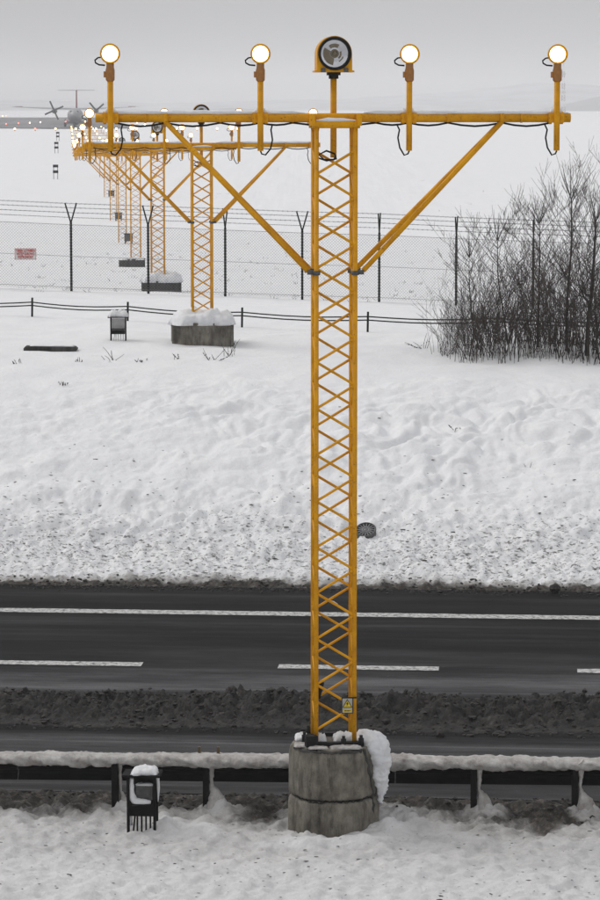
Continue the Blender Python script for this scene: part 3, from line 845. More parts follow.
# ------------------------------------------------------------------ foundations
found = empty('concrete_foundation', (x1, y1, 0), 0)
tag(found, 'round two-tier stained concrete base carrying the nearest mast', 'foundation')
def jit(t_, h_):
    oct_ = math.cos(math.pi / 9) / math.cos(((t_ + 0.2) % (2 * math.pi / 9)) - math.pi / 9)
    return (0.1 + 0.9 * oct_) * (1 + 0.012 * math.sin(3 * t_ + 5 * h_) + 0.008 * math.sin(11 * t_ + 9 * h_))
b_ = MB(); b_.lathe([(0.485, -0.25), (0.486, -0.05), (0.484, 0.15), (0.478, 0.30), (0.474, 0.34), (0.455, 0.366), (0.43, 0.368)], (0, 0, 0), 'Z', 54, jit=jit); b_.build('lower_ring', M['concrete'], found)
b_ = MB(); b_.lathe([(0.43, 0.378), (0.460, 0.386), (0.474, 0.42), (0.472, 0.65), (0.466, 0.82), (0.452, 0.88), (0.43, 0.912), (0.2, 0.918)], (0, 0, 0), 'Z', 54, jit=jit); b_.build('upper_ring', M['concrete'], found)
b_ = MB()
for (cx_, cy_, w_, d_) in ((0, -0.24, 0.58, 0.07), (0, 0.24, 0.58, 0.07), (-0.255, 0, 0.07, 0.41), (0.255, 0, 0.07, 0.41)): b_.box((cx_, cy_, 0.937), (w_, d_, 0.036), 0)
o = b_.build('base_frame', M['black'], found); o.rotation_euler = (0, 0, LINE)
for (cx_, cy_) in ((-0.27, -0.27), (-0.30, -0.10), (-0.26, 0.22), (0.28, -0.26), (0.1, -0.30)):
    b_ = MB(); b_.lathe([(0.03, 0.915), (0.03, 1.0), (0.018, 1.0), (0.018, 1.03)], (cx_, cy_, 0), 'Z', 8); b_.build('anchor_bolt', M['black'], found)
b_ = MB(); b_.box((-0.23, -0.27, 0.975), (0.12, 0.10, 0.11), 0.2); b_.build('junction_box', M['black'], found)
# ragged crack along the joint and dark broken edge down the right side
b_ = MB(); rgc = random.Random(5); ang = np.linspace(-2.75, -0.42, 46)
pin = []; 
for q_ in ang:
    rr = 0.470 * jit(q_, 0.4) - 0.005; zc = 0.375 + rgc.uniform(-0.014, 0.012) + 0.012 * math.sin(q_ * 7); pin.append((rr * math.cos(q_), rr * math.sin(q_), zc))
b_.path(pin, [rgc.uniform(0.002, 0.008) for _ in pin], 5, True, False); b_.build('joint_crack', M['black'], found)
b_ = MB(); pin = []
for k in range(26):
    zc = 0.90 - 0.9 * k / 25; q_ = -0.80 + 0.36 * min(1, k / 14) + rgc.uniform(-0.03, 0.03); rr = 0.470 * jit(q_, zc) - 0.012; pin.append((rr * math.cos(q_), rr * math.sin(q_), zc))
b_.path(pin, [rgc.uniform(0.018, 0.034) for _ in pin], 6, True, True); b_.build('broken_edge', M['darkconcrete'], found)
b_ = MB(); pin = []
for q_ in np.linspace(-2.75, -0.9, 40):
    rr = 0.452 * jit(q_, 0.88) - 0.004; pin.append((rr * math.cos(q_), rr * math.sin(q_), 0.885 + rgc.uniform(-0.008, 0.006)))
b_.path(pin, [rgc.uniform(0.014, 0.026) for _ in pin], 6, True, True); b_.build('broken_edge', M['darkconcrete'], found)
# snow on top and the big clump sliding off the right side
for k, (cx_, cy_, w_, d_, hh) in enumerate(((-0.16, -0.345, 0.20, 0.11, 0.022), (0.12, -0.345, 0.32, 0.12, 0.030), (-0.34, -0.20, 0.14, 0.20, 0.02), (-0.14, -0.16, 0.14, 0.12, 0.10), (0.12, 0.05, 0.24, 0.22, 0.075), (-0.33, 0.12, 0.14, 0.25, 0.05))):
    snow_cap(w_, d_, hh, 400 + k).build('snow_patch', M['snow'] if k > 2 else M['dirtysnow'], found, (cx_, cy_, 0.912))
lumpy_path([(0.20, -0.05, 0.93), (0.30, -0.07, 0.945), (0.40, -0.10, 0.915), (0.455, -0.13, 0.80), (0.478, -0.14, 0.62), (0.486, -0.15, 0.45), (0.486, -0.16, 0.30)], [0.05, 0.10, 0.135, 0.13, 0.095, 0.060, 0.018], 5, 36, 14, 0.36).build('snow_clump', M['snow'], found)

def block(n, w, d, hgt, top_snow, label, mat, off=(0, 0)):
    x, y = mast_xy(n); x += off[0]; y += off[1]; g = gz(x, y)
    root = empty('concrete_block', (x, y, g), LINE); tag(root, label, 'foundation')
    poly = [(-0.5 * w, -0.22 * d), (-0.13 * w, -0.5 * d), (0.08 * w, -0.52 * d), (0.5 * w, -0.30 * d), (0.5 * w, 0.3 * d), (0.2 * w, 0.5 * d), (-0.3 * w, 0.5 * d), (-0.5 * w, 0.3 * d)]
    b_ = MB(); nn_ = len(poly)
    V = [(px_, py_, -0.3) for px_, py_ in poly] + [(px_, py_, hgt - 0.02) for px_, py_ in poly] + [(px_ * 0.97, py_ * 0.97, hgt) for px_, py_ in poly]
    F = [(i, (i + 1) % nn_, nn_ + (i + 1) % nn_, nn_ + i) for i in range(nn_)] + [(nn_ + i, nn_ + (i + 1) % nn_, 2 * nn_ + (i + 1) % nn_, 2 * nn_ + i) for i in range(nn_)] + [tuple(range(2 * nn_, 3 * nn_)), tuple(reversed(range(nn_)))]
    b_.add(V, F); b_.build('block', mat, root)
    snow_cap(w * 1.05, d * 1.05, top_snow, 500 + n, 30, 24, over=0.02).build('snow_cap', M['snow'], root, (0, 0, hgt - 0.03))
    return root
block(2, 1.24, 1.2, 0.44, 0.24, 'angular grey concrete block under the second mast with rounded snow cap', M['concrete'])
block(3, 1.20, 1.1, 0.33, 0.25, 'dark concrete block behind the fence under the third mast', M['darkconcrete'], (0.1, 0))
block(4, 1.05, 0.9, 0.34, 0.06, 'small dark concrete block under the fourth mast', M['darkconcrete'], (-0.15, -0.2))

# ------------------------------------------------------------------ guardrail
GA = R(2.6)
gr = empty('guardrail', (0, 30.55, 0), -GA)
tag(gr, 'dark steel roadside guardrail capped with dirty snow', 'guardrail')
gca, gsa = math.cos(GA), math.sin(GA)
def gr_ground(lx, ly=0): return gz(lx * gca + ly * gsa, 30.55 - lx * gsa + ly * gca)
prof = [(0.10, 0.60), (0.125, 0.585), (0.17, 0.55), (0.17, 0.51), (0.115, 0.485), (0.10, 0.465), (0.115, 0.445), (0.17, 0.42), (0.17, 0.38), (0.125, 0.345), (0.10, 0.33)]
prof_b = [(y_ - 0.012, z_) for y_, z_ in reversed(prof)]
for k in range(-3, 3):
    b_ = MB(); x0 = k * 4.0 + 1.0 + 0.003; x1_ = x0 + 4.0 - 0.006; pl = prof + prof_b; nn_ = len(pl)
    V = [(x0, a, c_) for a, c_ in pl] + [(x1_, a, c_) for a, c_ in pl]
    b_.add(V, [(i, (i + 1) % nn_, nn_ + (i + 1) % nn_, nn_ + i) for i in range(nn_)] + [tuple(range(nn_)), tuple(reversed(range(nn_, 2 * nn_)))])
    b_.build('rail_beam', M['railsteel'], gr)
post_x = [-9.8, -8.8, -7.8, -6.8, -5.8, -4.85, -3.87, -1.95, -0.985, -0.02, 0.60, 1.83, 2.89, 3.9, 4.9, 5.9, 6.9, 7.9]
for i, lx in enumerate(post_x):
    g = gr_ground(lx)
    b_ = MB()
    b_.box((lx - 0.033, 0.02, (0.56 + g - 0.2) / 2), (0.010, 0.11, 0.56 - g + 0.2)); b_.box((lx, -0.031, (0.56 + g - 0.2) / 2), (0.056, 0.010, 0.56 - g + 0.2)); b_.box((lx, 0.071, (0.56 + g - 0.2) / 2), (0.056, 0.010, 0.56 - g + 0.2))
    po = b_.build('post', M['darksteel'], gr)
    b_ = MB(); b_.box((lx, 0.088, 0.46), (0.05, 0.024, 0.10)); b_.build('spacer', M['darksteel'], po)
    # snow caught behind the post and running down to a small mound
    if -4.5 < lx < 4.5 and i != 9:
        big = 1.3 if i in (8, 12) else (0.6 if i == 7 else 1.0)
        lumpy_path([(lx + 0.02, -0.01, 0.60), (lx + 0.048, 0.0, 0.54), (lx + 0.050, 0.01, 0.40), (lx + 0.055, 0.01, 0.24), (lx + 0.072, 0.0, g + 0.13), (lx + 0.105, -0.01, g + 0.02), (lx + 0.13, -0.03, g - 0.12)], [0.050 * big, 0.034 * big, 0.022 * big, 0.024 * big, 0.036 * big, 0.075 * big, 0.13 * big], 600 + i, 14, 8, 0.25).build('snow_drip', M['dirtysnow'], po)
for (a, c_, sd) in ((-9.5, 8.5, 2),):
    snow_roll((a, 0.055, 0.575), (c_, 0.055, 0.575), 0.135, 0.058, 640 + sd, int((c_ - a) / 0.025), 0.75, 1.0, 0.24, 0.24).build('snow_roll', M['dirtysnow'], gr)

for lx in (-1.07, -0.87):
    b_ = MB(); b_.box((lx, 0.115, 0.66), (0.03, 0.02, 0.075)); b_.build('reflector', simple('reflector_amber', (0.10, 0.07, 0.03), None, 9, 0.4), gr)

# ------------------------------------------------------------------ cable marker cabinets
def cabinet(x, y, z, rz_, label, snowy):
    root = empty('cable_cabinet', (x, y, z), rz_); tag(root, label, 'cabinet', 'small open cable cabinets')
    w, d, hh = 0.30, 0.22, 0.58
    for sx_ in (-1, 1):
        for sy_ in (-1, 1):
            b_ = MB(); b_.box((sx_ * (w / 2 - 0.014), sy_ * (d / 2 - 0.014), hh / 2 - 0.1), (0.028, 0.028, hh + 0.2)); b_.build('corner_post', M['darksteel'], root)
    b_ = MB(); b_.box((0, 0, hh + 0.012), (w + 0.09, d + 0.08, 0.022)); b_.build('lid', M['darksteel'], root)
    b_ = MB(); b_.box((0, d / 2 - 0.004, 0.42), (w - 0.06, 0.006, 0.26)); b_.build('back_panel', M['darksteel'] if not snowy else M['white'], root)
    b_ = MB(); b_.box((0, 0, 0.285), (w - 0.058, d - 0.02, 0.012)); b_.build('shelf', M['darksteel'], root)
    b_ = MB(); b_.box((0, -d / 2 + 0.012, 0.222), (w - 0.058, 0.008, 0.11)); b_.build('front_plate', M['railsteel'], root)
    for k in range(5):
        b_ = MB(); b_.path([(-0.09 + 0.045 * k + (0.02 if k == 0 else 0), -d / 2 + 0.03, 0.165), (-0.09 + 0.045 * k, -d / 2 + 0.03, -0.04)], 0.010, 6); b_.build('cable_pipe', M['white'] if snowy else M['darksteel'], root)
    if not snowy:
        b_ = MB(); b_.box((0.02, 0.0, 0.395), (0.17, 0.08, 0.15)); b_.build('terminal_box', M['clampgrey'], root)
        snow_cap(0.18, 0.09, 0.02, 715, 10, 8).build('box_snow', M['snow'], root, (0.02, 0, 0.472))
    snow_cap((w + 0.08) * (1 if snowy else 0.72), d + 0.06, 0.06 if not snowy else 0.15, 700 + snowy, 16, 12).build('lid_snow', M['snow'], root, (0.0 if snowy else 0.03, 0, hh + 0.02))
    if snowy: root.scale = (1.1, 1, 0.80)
    if not snowy:
        lumpy_path([(-0.10, -0.07, 0.56), (-0.105, -0.07, 0.46), (-0.095, -0.07, 0.36), (-0.06, -0.07, 0.315), (0.03, -0.07, 0.31), (0.095, -0.07, 0.305)], [0.018, 0.026, 0.036, 0.036, 0.028, 0.018], 705, 10, 5, 0.3).build('shelf_snow', M['snow'], root)
        lumpy_path([(-0.115, -0.06, 0.24), (-0.12, -0.06, 0.15), (-0.12, -0.06, 0.06)], [0.02, 0.018, 0.008], 707, 8, 5, 0.3).build('side_snow', M['snow'], root)
        lumpy_path([(0.16, 0.0, 0.56), (0.165, 0.0, 0.44), (0.16, 0.0, 0.3)], [0.018, 0.014, 0.006], 708, 8, 5, 0.3).build('side_snow', M['snow'], root)
    return root
cabinet(-1.62, 29.85, gz(-1.62, 29.75), R(-4), 'black open cable cabinet with snow on lid, in front of the guardrail', 0)
cabinet(-3.70, 60.2, gz(-3.70, 60.1), R(3), 'small cable cabinet with thick snow cap left of the second mast block', 1)
# small grey boxes at the feet of masts five, six and seven
for n, lab in ((5, 'small grey box at the foot of the fifth mast'), (6, 'flat grey box at the foot of the sixth mast'), (7, 'tiny grey box at the foot of the seventh mast')):
    x, y = mast_xy(n); x += 0.32; y -= 0.3; g = gz(x, y)
    root = empty('control_box', (x, y, g), LINE); tag(root, lab, 'box')
    b_ = MB(); b_.box((0, 0, 0.30), (0.42, 0.25, 0.36)); b_.build('box', M['clampgrey'], root)
    b_ = MB(); b_.box((0, 0, 0.495), (0.52, 0.33, 0.03)); b_.build('lid', M['darksteel'], root)
    for sx_ in (-0.17, 0.17):
        b_ = MB(); b_.box((sx_, 0, 0.0), (0.05, 0.2, 0.24)); b_.build('foot', M['darksteel'], root)

# ------------------------------------------------------------------ slab lying in the snow
slab = empty('concrete_slab', (-4.98, 59.0, gz(-4.98, 59.0)), R(-1)); tag(slab, 'long weathered slab lying half buried in the snow', 'slab')
b_ = MB(); b_.prism([(-0.53, -0.05), (0.50, -0.05), (0.54, 0.05), (0.49, 0.09), (-0.49, 0.10), (-0.53, 0.06)], -0.14, 0.14); b_.build('slab_body', M['darkconcrete'], slab)
for k in range(3):
    b_ = MB(); b_.box((-0.22, -0.143, 0.005 + 0.03 * k), (0.5, 0.006, 0.006)); b_.build('groove', M['black'], slab)
snow_cap(0.95, 0.26, 0.03, 731, 18, 8).build('snow_patch', M['snow'], slab, (0.02, 0.03, 0.088))

# drain grate on the bank
dx, dy = 1.068, 47.60
gzv = gz(dx, dy)
grate = empty('drain_grate', (dx, dy, gzv + 0.10)); grate.rotation_euler = (R(36), 0, R(-8))
tag(grate, 'round iron drain grate on the snow bank beside the nearest mast', 'drain')
b_ = MB(); b_.lathe([(0.165, -0.10), (0.170, 0.01), (0.160, 0.018), (0.145, 0.018), (0.145, -0.005)], seg=32, cap=False); b_.build('rim', M['clampgrey'], grate)
b_ = MB(); b_.lathe([(0.145, -0.012), (0.001, -0.012)], seg=32, cap=False); b_.build('dark_well', M['black'], grate)
for k in range(16):
    a = k * math.pi / 8
    b_ = MB(); b_.box((math.cos(a) * 0.10, math.sin(a) * 0.10, 0.0), (0.085, 0.022, 0.014), a); b_.build('rib', M['wire'], grate)
b_ = MB(); b_.lathe([(0.060, -0.005), (0.060, 0.012), (0.045, 0.012), (0.043, 0.004), (0.03, 0.004), (0.028, 0.012), (0.001, 0.012)], seg=20, cap=False); b_.build('hub', M['wire'], grate)

# ------------------------------------------------------------------ low cable rail
cr = empty('cable_rail', (0, 0, 0)); tag(cr, 'low cable rail of two dark lines on short stakes before the fence', 'cable rail')
stakes = [(-8.6, 68.6), (-6.1, 67.3), (-3.85, 66.0), (-1.26, 64.0), (1.43, 62.6), (4.1, 61.6), (6.8, 60.8), (9.6, 60.2)]
def cab_pts(off):
    pts = []
    for (a, b__) in zip(stakes[:-1], stakes[1:]):
        za = gz(*a) + off; zb_ = gz(*b__) + off
        for k in range(6):
            f = k / 6; pts.append((a[0] + (b__[0] - a[0]) * f, a[1] + (b__[1] - a[1]) * f - 0.03, za + (zb_ - za) * f - 0.05 * math.sin(math.pi * f)))
    return pts
for (a, c_) in stakes:
    g = gz(a, c_); b_ = MB(); b_.path([(a, c_, g - 0.2), (a + 0.01, c_, g + 0.43)], 0.026, 6); b_.build('stake', M['fencepost'], cr)
for off in (0.33, 0.255):
    b_ = MB(); b_.path(cab_pts(off), 0.014, 6); b_.build('cable', M['fencepost'], cr)

# ------------------------------------------------------------------ perimeter fence
FY = 86.0
fence = empty('chain_link_fence', (0, FY, 0)); tag(fence, 'chain-link perimeter fence with dark posts and forked barbed-wire arms', 'fence')
fposts = [-6.64 + 2.235 * k for k in range(-4, 9)]
az = {-4: 50, -3: 70, -2: 40, -1: 75, 0: 72, 1: 62, 2: 22, 3: 76, 4: 12, 5: 14, 6: 8, 7: 40, 8: 30}
tips = []
for k, fx_ in zip(range(-4, 9), fposts):
    g = gz(fx_, FY)
    b_ = MB(); b_.path([(fx_, 0, g - 0.3), (fx_, 0, g + 2.0)], 0.038, 8); po = b_.build('post', M['fencepost'], fence)
    a = R(az[k])
    for sg in (-1, 1):
        tip = (fx_ + sg * 0.17 * math.sin(a), sg * 0.17 * math.cos(a), g + 2.56)
        b_ = MB(); b_.path([(fx_, 0, g + 1.98), tip], 0.024, 6); b_.build('arm', M['fencepost'], po)
        tips.append((k, sg, Vector((fx_, 0, g + 2.0)), Vector(tip)))
for sg in (-1, 1):
    for f in (0.25, 0.5, 0.75, 0.97):
        pts = [p.lerp(q, f) for (k, s2, p, q) in tips if s2 == sg]
        b_ = MB(); b_.path(pts, 0.005, 4, True, False)
        # barbs
        for p_, q_ in zip(pts[:-1], pts[1:]):
            for j in range(1, 16):
                c_ = p_.lerp(q_, j / 16); b_.box(c_, (0.008, 0.008, 0.04), ry=0.6 * (1 if j % 2 else -1))
        b_.build('barbed_wire', M['wire'], fence)
for hh in (0.12, 1.02, 1.93):
    b_ = MB(); b_.path([(fx_, -0.045, gz(fx_, FY) + hh) for fx_ in fposts], 0.007, 4); b_.build('tension_wire', M['wire'], fence)
for i, (xa, xb) in enumerate(zip(fposts[:-1], fposts[1:])):
    if xb < -11.5 or xa > 11.5: continue
    ga, gb = gz(xa, FY), gz(xb, FY); b_ = MB(); W = xb - xa; HT = 1.9; p_ = 0.085
    def P3(u, v): return (xa + u, -0.042, ga + (gb - ga) * u / W + 0.05 + v)
    k = -HT
    while k < W:
        for sgn in (1, -1):
            # line u = k + v (or mirrored)
            v0 = max(0, -k); v1 = min(HT, W - k)
            if v1 > v0:
                u0, u1 = k + v0, k + v1
                if sgn < 0: u0, u1 = W - u0, W - u1
                b_.path([P3(u0, v0), P3(u1, v1)], 0.0028, 3, False, False)
        k += p_
    wm = b_.build('wire_mesh', M['wire'], fence); wm['kind'] = 'stuff'
# sign on the fence
FX, FZ = -7.96, 3.19
fs = empty('fence_sign', (FX, FY - 0.06, FZ)); tag(fs, 'white sign with three lines of red lettering wired to the fence', 'sign')
b_ = MB(); b_.box((0, 0, 0), (0.62, 0.006, 0.32)); b_.build('panel', M['white'], fs)
b_ = MB()
for (cx_, cz_, w_, h_) in ((0, 0.155, 0.62, 0.012), (0, -0.155, 0.62, 0.012), (-0.304, 0, 0.012, 0.298), (0.304, 0, 0.012, 0.298)): b_.box((cx_, -0.005, cz_), (w_, 0.004, h_))
b_.build('border', M['red'], fs)
for (txt, zc) in (('TEREN LOTNISKA', 0.092), ('WST\u0118P SUROWO', 0.0), ('WZBRONIONY', -0.092)):
    cu = bpy.data.curves.new('lettering', 'FONT'); cu.body = txt; cu.align_x = 'CENTER'; cu.align_y = 'CENTER'; cu.size = 0.100; cu.extrude = 0.001; cu.offset = 0.004
    to = bpy.data.objects.new('tmp', cu); COL.objects.link(to)
    me = bpy.data.meshes.new_from_object(to.evaluated_get(bpy.context.evaluated_depsgraph_get()))
    bpy.data.objects.remove(to)
    me.materials.clear(); me.materials.append(M['red'])
    wd = max(v.co.x for v in me.vertices) - min(v.co.x for v in me.vertices)
    tw = {'TEREN LOTNISKA': 0.56, 'WZBRONIONY': 0.46}.get(txt, 0.53)
    link('lettering', me, fs, (0, -0.0062, zc), (math.pi / 2, 0, 0), (tw / wd, 1, 1))

# ------------------------------------------------------------------ bare shrubs and young trees
def branch(b_, p, d, L, r, depth, rg, twigs, segs=4, wob=0.12, spread=0.6, upb=0.10):
    pts = [p.copy()]; dd = d.normalized()
    for i in range(segs):
        dd = (dd + Vector((rg.gauss(0, wob), rg.gauss(0, wob), rg.gauss(0, wob * 0.5) + upb))).normalized()
        pts.append(pts[-1] + dd * (L / segs))
    rad = [r * (1 - 0.75 * i / segs) for i in range(segs + 1)]
    (b_ if r > 0.0075 else twigs).path(pts, [max(0.0028, q) for q in rad], 4 if r > 0.012 else 3, False, True)
    if depth > 0:
        nk = rg.randint(3, 5)
        for k in range(nk):
            f = rg.uniform(0.25, 1.0); i = min(segs - 1, int(f * segs)); q = pts[i].lerp(pts[i + 1], f * segs - i)
            az_ = rg.uniform(0, 2 * math.pi); side = Vector((math.cos(az_), math.sin(az_), 0))
            nd = (dd * (1 - spread * 0.5) + side * spread + Vector((0, 0, 0.25))).normalized()
            branch(b_, q, nd, L * rg.uniform(0.35, 0.62), max(0.003, r * (1 - 0.6 * f) * 0.6), depth - 1, rg, twigs, 3, wob, spread, upb)

def shrub_meshes(seed, nst, hgt, rad, depth=2):
    rg = random.Random(seed); st_ = MB(); tw = MB()
    for k in range(nst):
        a = rg.uniform(0, 6.28); rr = rad * math.sqrt(rg.random())
        p = Vector((rr * math.cos(a), rr * math.sin(a), -0.1)); d = Vector((rg.gauss(0, 0.26), rg.gauss(0, 0.26), 1))
        branch(st_, p, d, hgt * rg.uniform(0.55, 1.05), rg.uniform(0.006, 0.011), depth, rg, tw, 6, 0.11, 0.60, 0.05)
    for k in range(26):
        a = rg.uniform(0, 6.28); rr = rad * 1.4 * math.sqrt(rg.random()); p = Vector((rr * math.cos(a), rr * math.sin(a), -0.1))
        branch(tw, p, Vector((rg.gauss(0, 0.10), rg.gauss(0, 0.10), 1)), rg.uniform(0.5, 1.35), rg.uniform(0.004, 0.0065), 0, rg, tw, 4, 0.05, 0.3, 0.02)
    return st_.mesh('stems', M['bark']), tw.mesh('twigs', M['twig'])

SHR = [shrub_meshes(10 + k, 8, 2.0, 0.40) for k in range(4)] + [shrub_meshes(30 + k, 10, 1.3, 0.45) for k in range(3)]
rg = random.Random(77)
spots = []
for k in range(50):
    x = 2.85 + 6.4 * (k + rg.random()) / 50; y = rg.uniform(57.3, 60.4)
    spots.append((x, y, rg.randrange(7), rg.uniform(0.8, 1.12) * (0.72 if x < 3.5 else 1.0 + 0.10 * min(2.5, x - 3.5))))
for (x, y, kind_, s_) in spots:
    root = empty('bare_shrub', (x, y, gz(x, y)), rg.uniform(0, 6.28)); root.scale = (s_, s_, s_ * rg.uniform(0.9, 1.1))
    tag(root, 'bare dark multi-stemmed shrub in the dense thicket on the right', 'shrub', 'bare shrubs of the thicket')
    link('stems', SHR[kind_][0], root); link('twigs', SHR[kind_][1], root)

def sapling(x, y, seed, hgt, r, label, lean=(0, 0), fork=None, nb=22):
    rg_ = random.Random(seed); tr = MB(); br = MB(); tw = MB()
    pts = [Vector((0, 0, -0.15))]; d = Vector((lean[0], lean[1], 1)).normalized(); n_ = 12
    for i in range(n_):
        d = (d + Vector((rg_.gauss(0, 0.035), rg_.gauss(0, 0.035), 0.05))).normalized(); pts.append(pts[-1] + d * (hgt * 0.78 / n_))
    rad = [r * (1 - 0.72 * i / n_) for i in range(n_ + 1)]
    tr.path(pts, rad, 7)
    for k in range(nb):
        f = rg_.uniform(0.22, 0.98); i = min(n_ - 1, int(f * n_)); q = pts[i].lerp(pts[i + 1], f * n_ - i)
        a = k * 2.4 + rg_.uniform(-0.4, 0.4); el = rg_.uniform(0.55, 1.1)
        dd = Vector((math.cos(a), math.sin(a) , el)).normalized()
        branch(br, q, dd, hgt * rg_.uniform(0.22, 0.42) * (1.2 - 0.5 * f), max(0.007, rad[i] * 0.36), 2, rg_, tw, 5, 0.13, 0.62, 0.08)
    # whorl of long straight shoots at the tip
    for k in range(7):
        a = k * 0.9 + rg_.random(); dd = Vector((math.cos(a) * 0.75, math.sin(a) * 0.75, 1.0 + rg_.random()))
        branch(br, pts[-1], dd, hgt * rg_.uniform(0.18, 0.26), 0.009, 0, rg_, tw, 4, 0.04, 0.3, 0.08)
    root = empty('bare_tree', (x, y, gz(x, y))); tag(root, label, 'tree')
    tr.build('trunk', M['bark'], root); br.build('branches', M['bark'], root); tw.build('twigs', M['twig'], root)
sapling(5.25, 58.2, 3, 4.0, 0.036, 'tallest bare young tree rising from the thicket', (0.02, 0))
sapling(5.62, 57.8, 5, 3.6, 0.055, 'thick-trunked bare young tree at the right edge of the picture', (0.03, 0.0), nb=26)
sapling(4.72, 58.6, 8, 3.35, 0.026, 'slender bare young tree left of the tallest one', (-0.04, 0))
sapling(4.20, 59.2, 12, 2.9, 0.022, 'short leaning bare young tree towards the thicket middle', (-0.14, 0))
sapling(3.60, 58.6, 15, 2.6, 0.018, 'lowest bare sapling at the left end of the thicket', (-0.32, 0))
sapling(6.7, 58.9, 21, 3.4, 0.04, 'bare young tree at the far right beyond the thick-trunked one')

# dry weeds poking out of the snow
def weed(x, y, seed, n_, hgt, label, spread=0.5, seedhead=True):
    rg_ = random.Random(seed); b_ = MB(); hd = MB()
    for k in range(n_):
        d = Vector((rg_.gauss(0, spread), rg_.gauss(0, spread), 1)).normalized(); L = hgt * rg_.uniform(0.5, 1.1)
        pts = [Vector((rg_.gauss(0, 0.05), rg_.gauss(0, 0.05), -0.05))]
        for i in range(5):
            d = (d + Vector((rg_.gauss(0, 0.12), rg_.gauss(0, 0.12), -0.03))).normalized(); pts.append(pts[-1] + d * L / 5)
        b_.path(pts, [0.006, 0.006, 0.005, 0.005, 0.004, 0.003], 4)
        if seedhead:
            for j in range(3):
                q = pts[2 + j]; r_ = rg_.uniform(0.006, 0.015)
                hd.add((ICV * r_ + np.array(q[:])).tolist(), ICF)
    root = empty('dry_weed', (x, y, gz(x, y))); tag(root, label, 'weed')
    b_.build('stalks', M['weed'], root)
    if seedhead: hd.build('seed_heads', M['weed'], root)['kind'] = 'stuff'
def wpos(px_, Yv): return ((px_ - 300) / 2961 * (Yv * 0.9934 + 0.6), Yv)
weed(*wpos(230, 57.8), 1, 8, 0.42, 'tallest dry weed in the snow in front of the second mast block', 0.3)
weed(*wpos(213, 57.4), 2, 7, 0.36, 'spreading dry weed just left of the tallest weed', 0.7)
weed(*wpos(177, 57.5), 3, 3, 0.28, 'thin dry weed stalk bending over the snow', 0.6)
weed(*wpos(112, 57.6), 4, 7, 0.36, 'fan of fine dry stalks below the snow-capped cabinet', 0.8, False)
weed(*wpos(140, 57.4), 5, 14, 0.14, 'dark clump of dead grass in a snow hollow', 0.5)
weed(*wpos(65, 55.2), 6, 10, 0.13, 'small black tuft alone on the left snow slope', 0.2)
weed(*wpos(17, 57.2), 7, 6, 0.16, 'small dry tuft below the slab at left', 0.3)
weed(*wpos(78, 57.3), 8, 6, 0.16, 'small dry tuft right of the slab', 0.3)
weed(*wpos(424, 58.8), 9, 8, 0.50, 'dry branching weed at the left foot of the thicket', 0.9)
weed(*wpos(445, 58.0), 10, 6, 0.45, 'dry weed leaning on the thicket edge', 0.8, False)
weed(*wpos(458, 52.2), 11, 5, 0.16, 'sparse weed sprig on the right snow slope', 0.5)
weed(*wpos(527, 50.4), 12, 3, 0.15, 'pair of short stalks low on the right snow slope', 0.2, False)
# tufts far out on the field: one mass
rngf = np.random.default_rng(9); b_ = MB()
for k in range(300):
    y = rngf.uniform(84, 140) if k < 240 else rngf.uniform(140, 330); x = rngf.uniform(-0.115, 0.115) * y
    g = gz(x, y)
    for j in range(rngf.integers(2, 6)):
        p0 = Vector((x + rngf.normal(0, 0.06), y + rngf.normal(0, 0.06), g - 0.03)); p1 = p0 + Vector((rngf.normal(0, 0.07), rngf.normal(0, 0.07), rngf.uniform(0.04, 0.15)))
        b_.path([p0, p1], [0.007, 0.003], 3, False, False)
tag(b_.build('field_grass', M['weed']), 'sparse dead grass tips across the snowfield by the fence', 'grass', kind='stuff')

# ------------------------------------------------------------------ runway end
RZ = LINE
def line_pt(lat, dist): # lat metres right of the light line, dist metres from mast origin
    x0, y0 = 2.675, 0.0
    return (x0 - math.sin(RZ) * dist + math.cos(RZ) * lat, y0 + math.cos(RZ) * dist + math.sin(RZ) * lat)
V = []; b_ = MB()
m, t, b = mat_new('runway_asphalt')
n1 = noise_node(t, 0.08, 6, 0.6, stretch=(1.5, 0.1, 1)); r1 = ramp(t, n1.outputs['Fac'], [(0.35, (0.07, 0.07, 0.074)), (0.7, (0.20, 0.20, 0.21))])
t.links.new(r1.outputs[0], b.inputs['Base Color']); b.inputs['Roughness'].default_value = 0.6
M['runway'] = m
rw = MB(); ds = np.linspace(545, 1150, 30)
for d_ in ds:
    for lat in (-34, 9):
        x, y = line_pt(lat, d_); rw.v.append((x, y, 3.72))
for i in range(len(ds) - 1): rw.f.append((2 * i, 2 * i + 1, 2 * i + 3, 2 * i + 2)); rw.m.append(0); rw.smooth.append(False)
tag(rw.build('runway', M['runway']), kind='structure')

_b = MB(); _b.lathe([(0.10, 0), (0.10, 0.18), (0.15, 0.22), (0.17, 0.34), (0.10, 0.42), (0.02, 0.44)], seg=10); RL_B = _b.mesh('light_body', M['yellow'])
_b = MB(); _b.lathe([(0.155, 0.0), (0.12, -0.08), (0.001, -0.10)], (0, -0.12, 0.36), 'Y', 14, cap=False); RL_L = _b.mesh('lens', M['lens_far']); RL_R = _b.mesh('lens', M['lens_red'])
def rlight(lat, dist, red, label, group):
    x, y = line_pt(lat, dist); root = empty('runway_light', (x, y, max(gz(x, y), 3.6)), RZ); tag(root, label, 'runway light', group)
    link('light_body', RL_B, root); link('lens', RL_R if red else RL_L, root)
for k in range(-5, 9):
    rlight(-1.5 + 3.35 * k, 495, k in (-4, -2), 'small glowing light in the row across the runway end', 'lights across the runway end')
for k in range(12):
    for lat in (-30, 13):
        rlight(lat, 545 + 70 * k, False, 'small glowing light along the runway edge', 'runway edge lights')
for k in range(4):
    rlight(-16 + 2.2 * k, 640 + 25 * k, k < 2, 'small light in the slanting group left of the aircraft', 'slanting light group')

